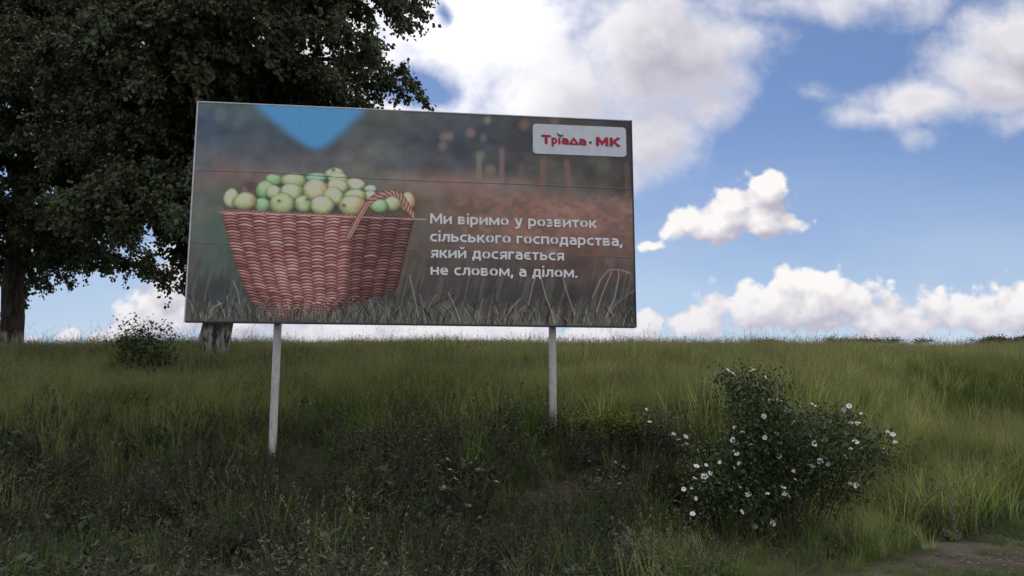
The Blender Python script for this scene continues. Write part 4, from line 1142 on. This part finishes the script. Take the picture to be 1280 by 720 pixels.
petal, N, out = material('white_petals')
principled(N, out, (.80, .77, .76), .6, .3)
stamen, N, out = material('yellow_stamens')
principled(N, out, (.55, .38, .06), .7, .2)
def flower_mesh(r):
    b = MB()
    for k in range(5):
        a = k * 1.2566 + r.normal(0, .08); d = np.array([math.cos(a), math.sin(a), 0]); s_ = np.array([-d[1], d[0], 0])
        cup = r.uniform(.15, .5); L = r.uniform(.034, .042); Wd = r.uniform(.017, .021)
        prof = [(0.1, .25, 0), (.45, .85, .15), (.78, 1.0, .45), (1.0, .62, .75)]
        v = []
        for (t_, w_, z_) in prof:
            for sg in (-1, 0, 1):
                v.append(d * L * t_ * (1 - (.06 if sg else 0)) + s_ * sg * Wd * w_ + np.array([0, 0, L * cup * z_ + (.003 if sg else 0)]))
        q = [(3 * i + j, 3 * i + j + 1, 3 * i + j + 4, 3 * i + j + 3) for i in range(3) for j in range(2)]
        b.add(v, q, None, 0)
    n = 10; v = [(0, 0, .010)] + [(.010 * math.cos(k * .6283), .010 * math.sin(k * .6283), .005) for k in range(n)]
    b.add(v, None, [(0, 1 + k, 1 + (k + 1) % n) for k in range(n)], 1)
    return b.mesh('flower', [petal, stamen], True)
fr_r = np.random.default_rng(77)
FLW = [flower_mesh(fr_r) for _ in range(4)]
def flowers(root, pts, r, sc=(.6, 1.1)):
    for p in pts:
        o = bpy.data.objects.new('flower', FLW[r.integers(0, 4)]); link(o, root)
        o.location = Vector(p) - root.location
        n = Vector((r.normal(0, .5), -abs(r.normal(.55, .45)), abs(r.normal(.8, .4)))).normalized()
        o.rotation_euler = n.to_track_quat('Z', 'Y').to_euler(); s_ = r.uniform(*sc); o.scale = (s_, s_, s_)

FL = [(240,70),(258,82),(275,58),(328,65),(334,71),(345,122),(380,95),(375,138),(392,183),(432,183),(375,242),(277,255),(346,276),(295,303),(380,306),(378,320),(406,323),
      (428,347),(322,322),(325,348),(257,335),(275,342),(215,365),(274,383),(291,381),(210,413),(283,418),(127,372),(122,430),(152,467),(175,455),(115,475),(74,514),(104,513),
      (121,549),(250,518),(448,510),(467,541),(291,600),(107,607),(408,642),(340,655),(493,480),(485,446),(556,430),(563,343),(597,247),(608,272),(620,270),(605,330),
      (690,302),(702,268),(724,270),(675,216),(694,203),(740,231),(457,215),(500,215),(487,268),(560,200),(460,300),(812,280),(838,300),(858,310),(820,360),(866,340),
      (702,493),(714,503),(722,499)]
rb = np.random.default_rng(31)
outline = [(900, 472), (925, 460), (960, 466), (985, 480), (976, 500), (1000, 510), (1040, 503), (1078, 527), (1095, 548), (1112, 565), (1090, 578), (1050, 582), (1010, 600),
           (990, 628), (975, 656), (940, 660), (890, 642), (864, 616), (862, 592), (882, 562), (905, 542), (925, 516), (922, 496), (905, 488)]
fpos = []
for (x, y) in FL:
    u, v = 830 + x / 3, 440 + y / 3
    Y = 10.45 - .75 * smooth01((v - 470) / 170) - .1 * abs(rb.normal()) + (.25 if u > 1020 else 0)
    fpos.append(at(u, v, float(Y) - .10))
for a, b in zip(rb.uniform(868, 1085, 60), rb.uniform(500, 630, 60)):
    if len(fpos) < 92 and inside_poly(np.array([a]), np.array([b]), outline)[0]: fpos.append(at(a, b, float(10.3 - .75 * smooth01((b - 470) / 170))))
bx, by = 3.05, 9.95
tg = fill(outline, 62, 10.2, .33, rb) + [at(u, v, 10.3) for u, v in [(1108, 556), (1118, 570), (1100, 590), (1085, 540), (896, 470), (912, 462), (880, 555), (862, 575), (848, 600)]] + [p + np.array([0, .05, -.02]) for p in fpos]
rose = bush('rose_bush', (bx, by, float(ground_z(bx, by))), tg, rb, (M_rose, M_stem), .050, 128, 'big dark wild rose bush dotted with white flowers beside the dirt track', 'bush', .10, cane_r=.007)
flowers(rose, fpos, rb)
f2 = [at(u, v, 10.7) for u, v in [(842, 543), (848, 550), (857, 546), (858, 555), (838, 544), (812, 528), (808, 512)]]
b2 = at(846, 575, 10.75); b2[2] = ground_z(b2[0], b2[1])
sprig = bush('rose_bush', tuple(map(float, b2)), [p + np.array([0, .04, -.03]) for p in f2] + fill([(800, 520), (830, 515), (868, 540), (870, 575), (815, 575)], 16, 10.8, .15, rb), rb,
             (M_weed, M_stem), .034, 120, 'low sparse rose sprig with a few white flowers left of the big rose bush', 'bush', .09, cane_r=.004)
flowers(sprig, f2, rb, (.6, .95))
b3 = at(178, 460, 16.6); b3[2] = ground_z(b3[0], b3[1])
bush('shrub', tuple(map(float, b3)), fill([(148, 432), (165, 420), (172, 411), (185, 418), (205, 417), (209, 440), (200, 462), (160, 465), (148, 450)], 46, 16.6, .3, rb) + [at(u, v, 16.6) for u, v in [(165, 408), (172, 404), (184, 409), (196, 411), (204, 413), (155, 416)]], rb,
     (M_rose, M_stem), .07, 80, 'dark leafy shrub against the sky on the left part of the slope', 'shrub', .17)
b4 = at(762, 560, 11.3); b4[2] = ground_z(b4[0], b4[1])
t4 = [b4 + np.array([rb.normal(0, .34), rb.normal(0, .22), rb.uniform(.16, .42)]) for _ in range(60)]
bush('spurge_plant', tuple(map(float, b4)), t4, rb, (M_yel, M_stem), .045, 60, 'low yellow green plant beside the right post of the billboard', 'plant', .06, cane_r=.003, start=.5)
def single(name, u, v, Y, fn, label, cat):
    p = at(u, v, Y); z = float(ground_z(p[0], p[1]))
    root = empty(name, (float(p[0]), Y, z)); tag(root, label, cat)
    r = np.random.default_rng(abs(hash_(name)) + 3)
    for nm, f, mm in fn:
        b = MB(); f(b, r); b.build(nm, mm, root)
single('wormwood_plant', 786, 700, 8.35, [('foliage', lambda b, r: (feathery(b, r, 10, .26, .50, 90, .05, spread=.16, lean=.35), herb(b, r, 7, .25, .46, 26, .06, .3, .4, spread=.12)), [M_silver, M_grey])],
       'silvery wormwood plant at the lower edge near the track', 'plant')
single('mullein_plant', 1191, 655, 10.15, [('flower_spike', lambda b, r: herb(b, r, 1, .60, .62, 110, .04, .6, .02, .4, .6, start=.25), [M_silver, M_pale]),
       ('leaf_rosette', lambda b, r: herb(b, r, 5, .08, .16, 7, .14, .4, .5, .1, .5, spread=.05), [M_grey, M_stem])],
       'single pale mullein spike standing at the grassy edge of the dirt track', 'plant')
single('grey_weed_clump', 258, 572, 10.2, [('foliage', lambda b, r: herb(b, r, 22, .40, .72, 30, .06, .34, .22, spread=.34), [M_grey, M_pale])],
       'tall clump of grey leaved weed on the bank left of the left post', 'plant')
# far hedge: a thin dark line along the crest
hr = np.random.default_rng(91); HB = []
for i in range(1500):
    x = hr.uniform(19.5, 56); y = 64.2 + hr.uniform(-.6, .6)
    dens_ = fbm(np.array([x * .35]), np.array([3.3]), 66, 3)[0]
    if hr.uniform() > smooth01((dens_ - .34) / .2): continue
    hgt_ = 1.05 + .4 * float(np.exp(-((x - 24) / 9) ** 2)) + .6 * fbm(np.array([x * .8]), np.array([9.1]), 67, 3)[0]
    c_ = np.array([x, y, float(ground_z(x, y)) + hgt_]) + hr.normal(0, 1, (26, 3)) * np.array([.28, .2, .13])
    HB.append(c_)
HB = np.vstack(HB); n = len(HB)
ax = unit(hr.normal(0, 1, (n, 3))); sd_ = unit(np.cross(ax, hr.normal(0, 1, (n, 3)))); L = hr.uniform(.07, .16, n)
v, q = quads_from(HB, ax, sd_, L, L * .7)
hd = link(bpy.data.objects.new('far_hedge', fast_mesh('far_hedge', v, q, mats=[M_dark])))
hd['kind'] = 'stuff'
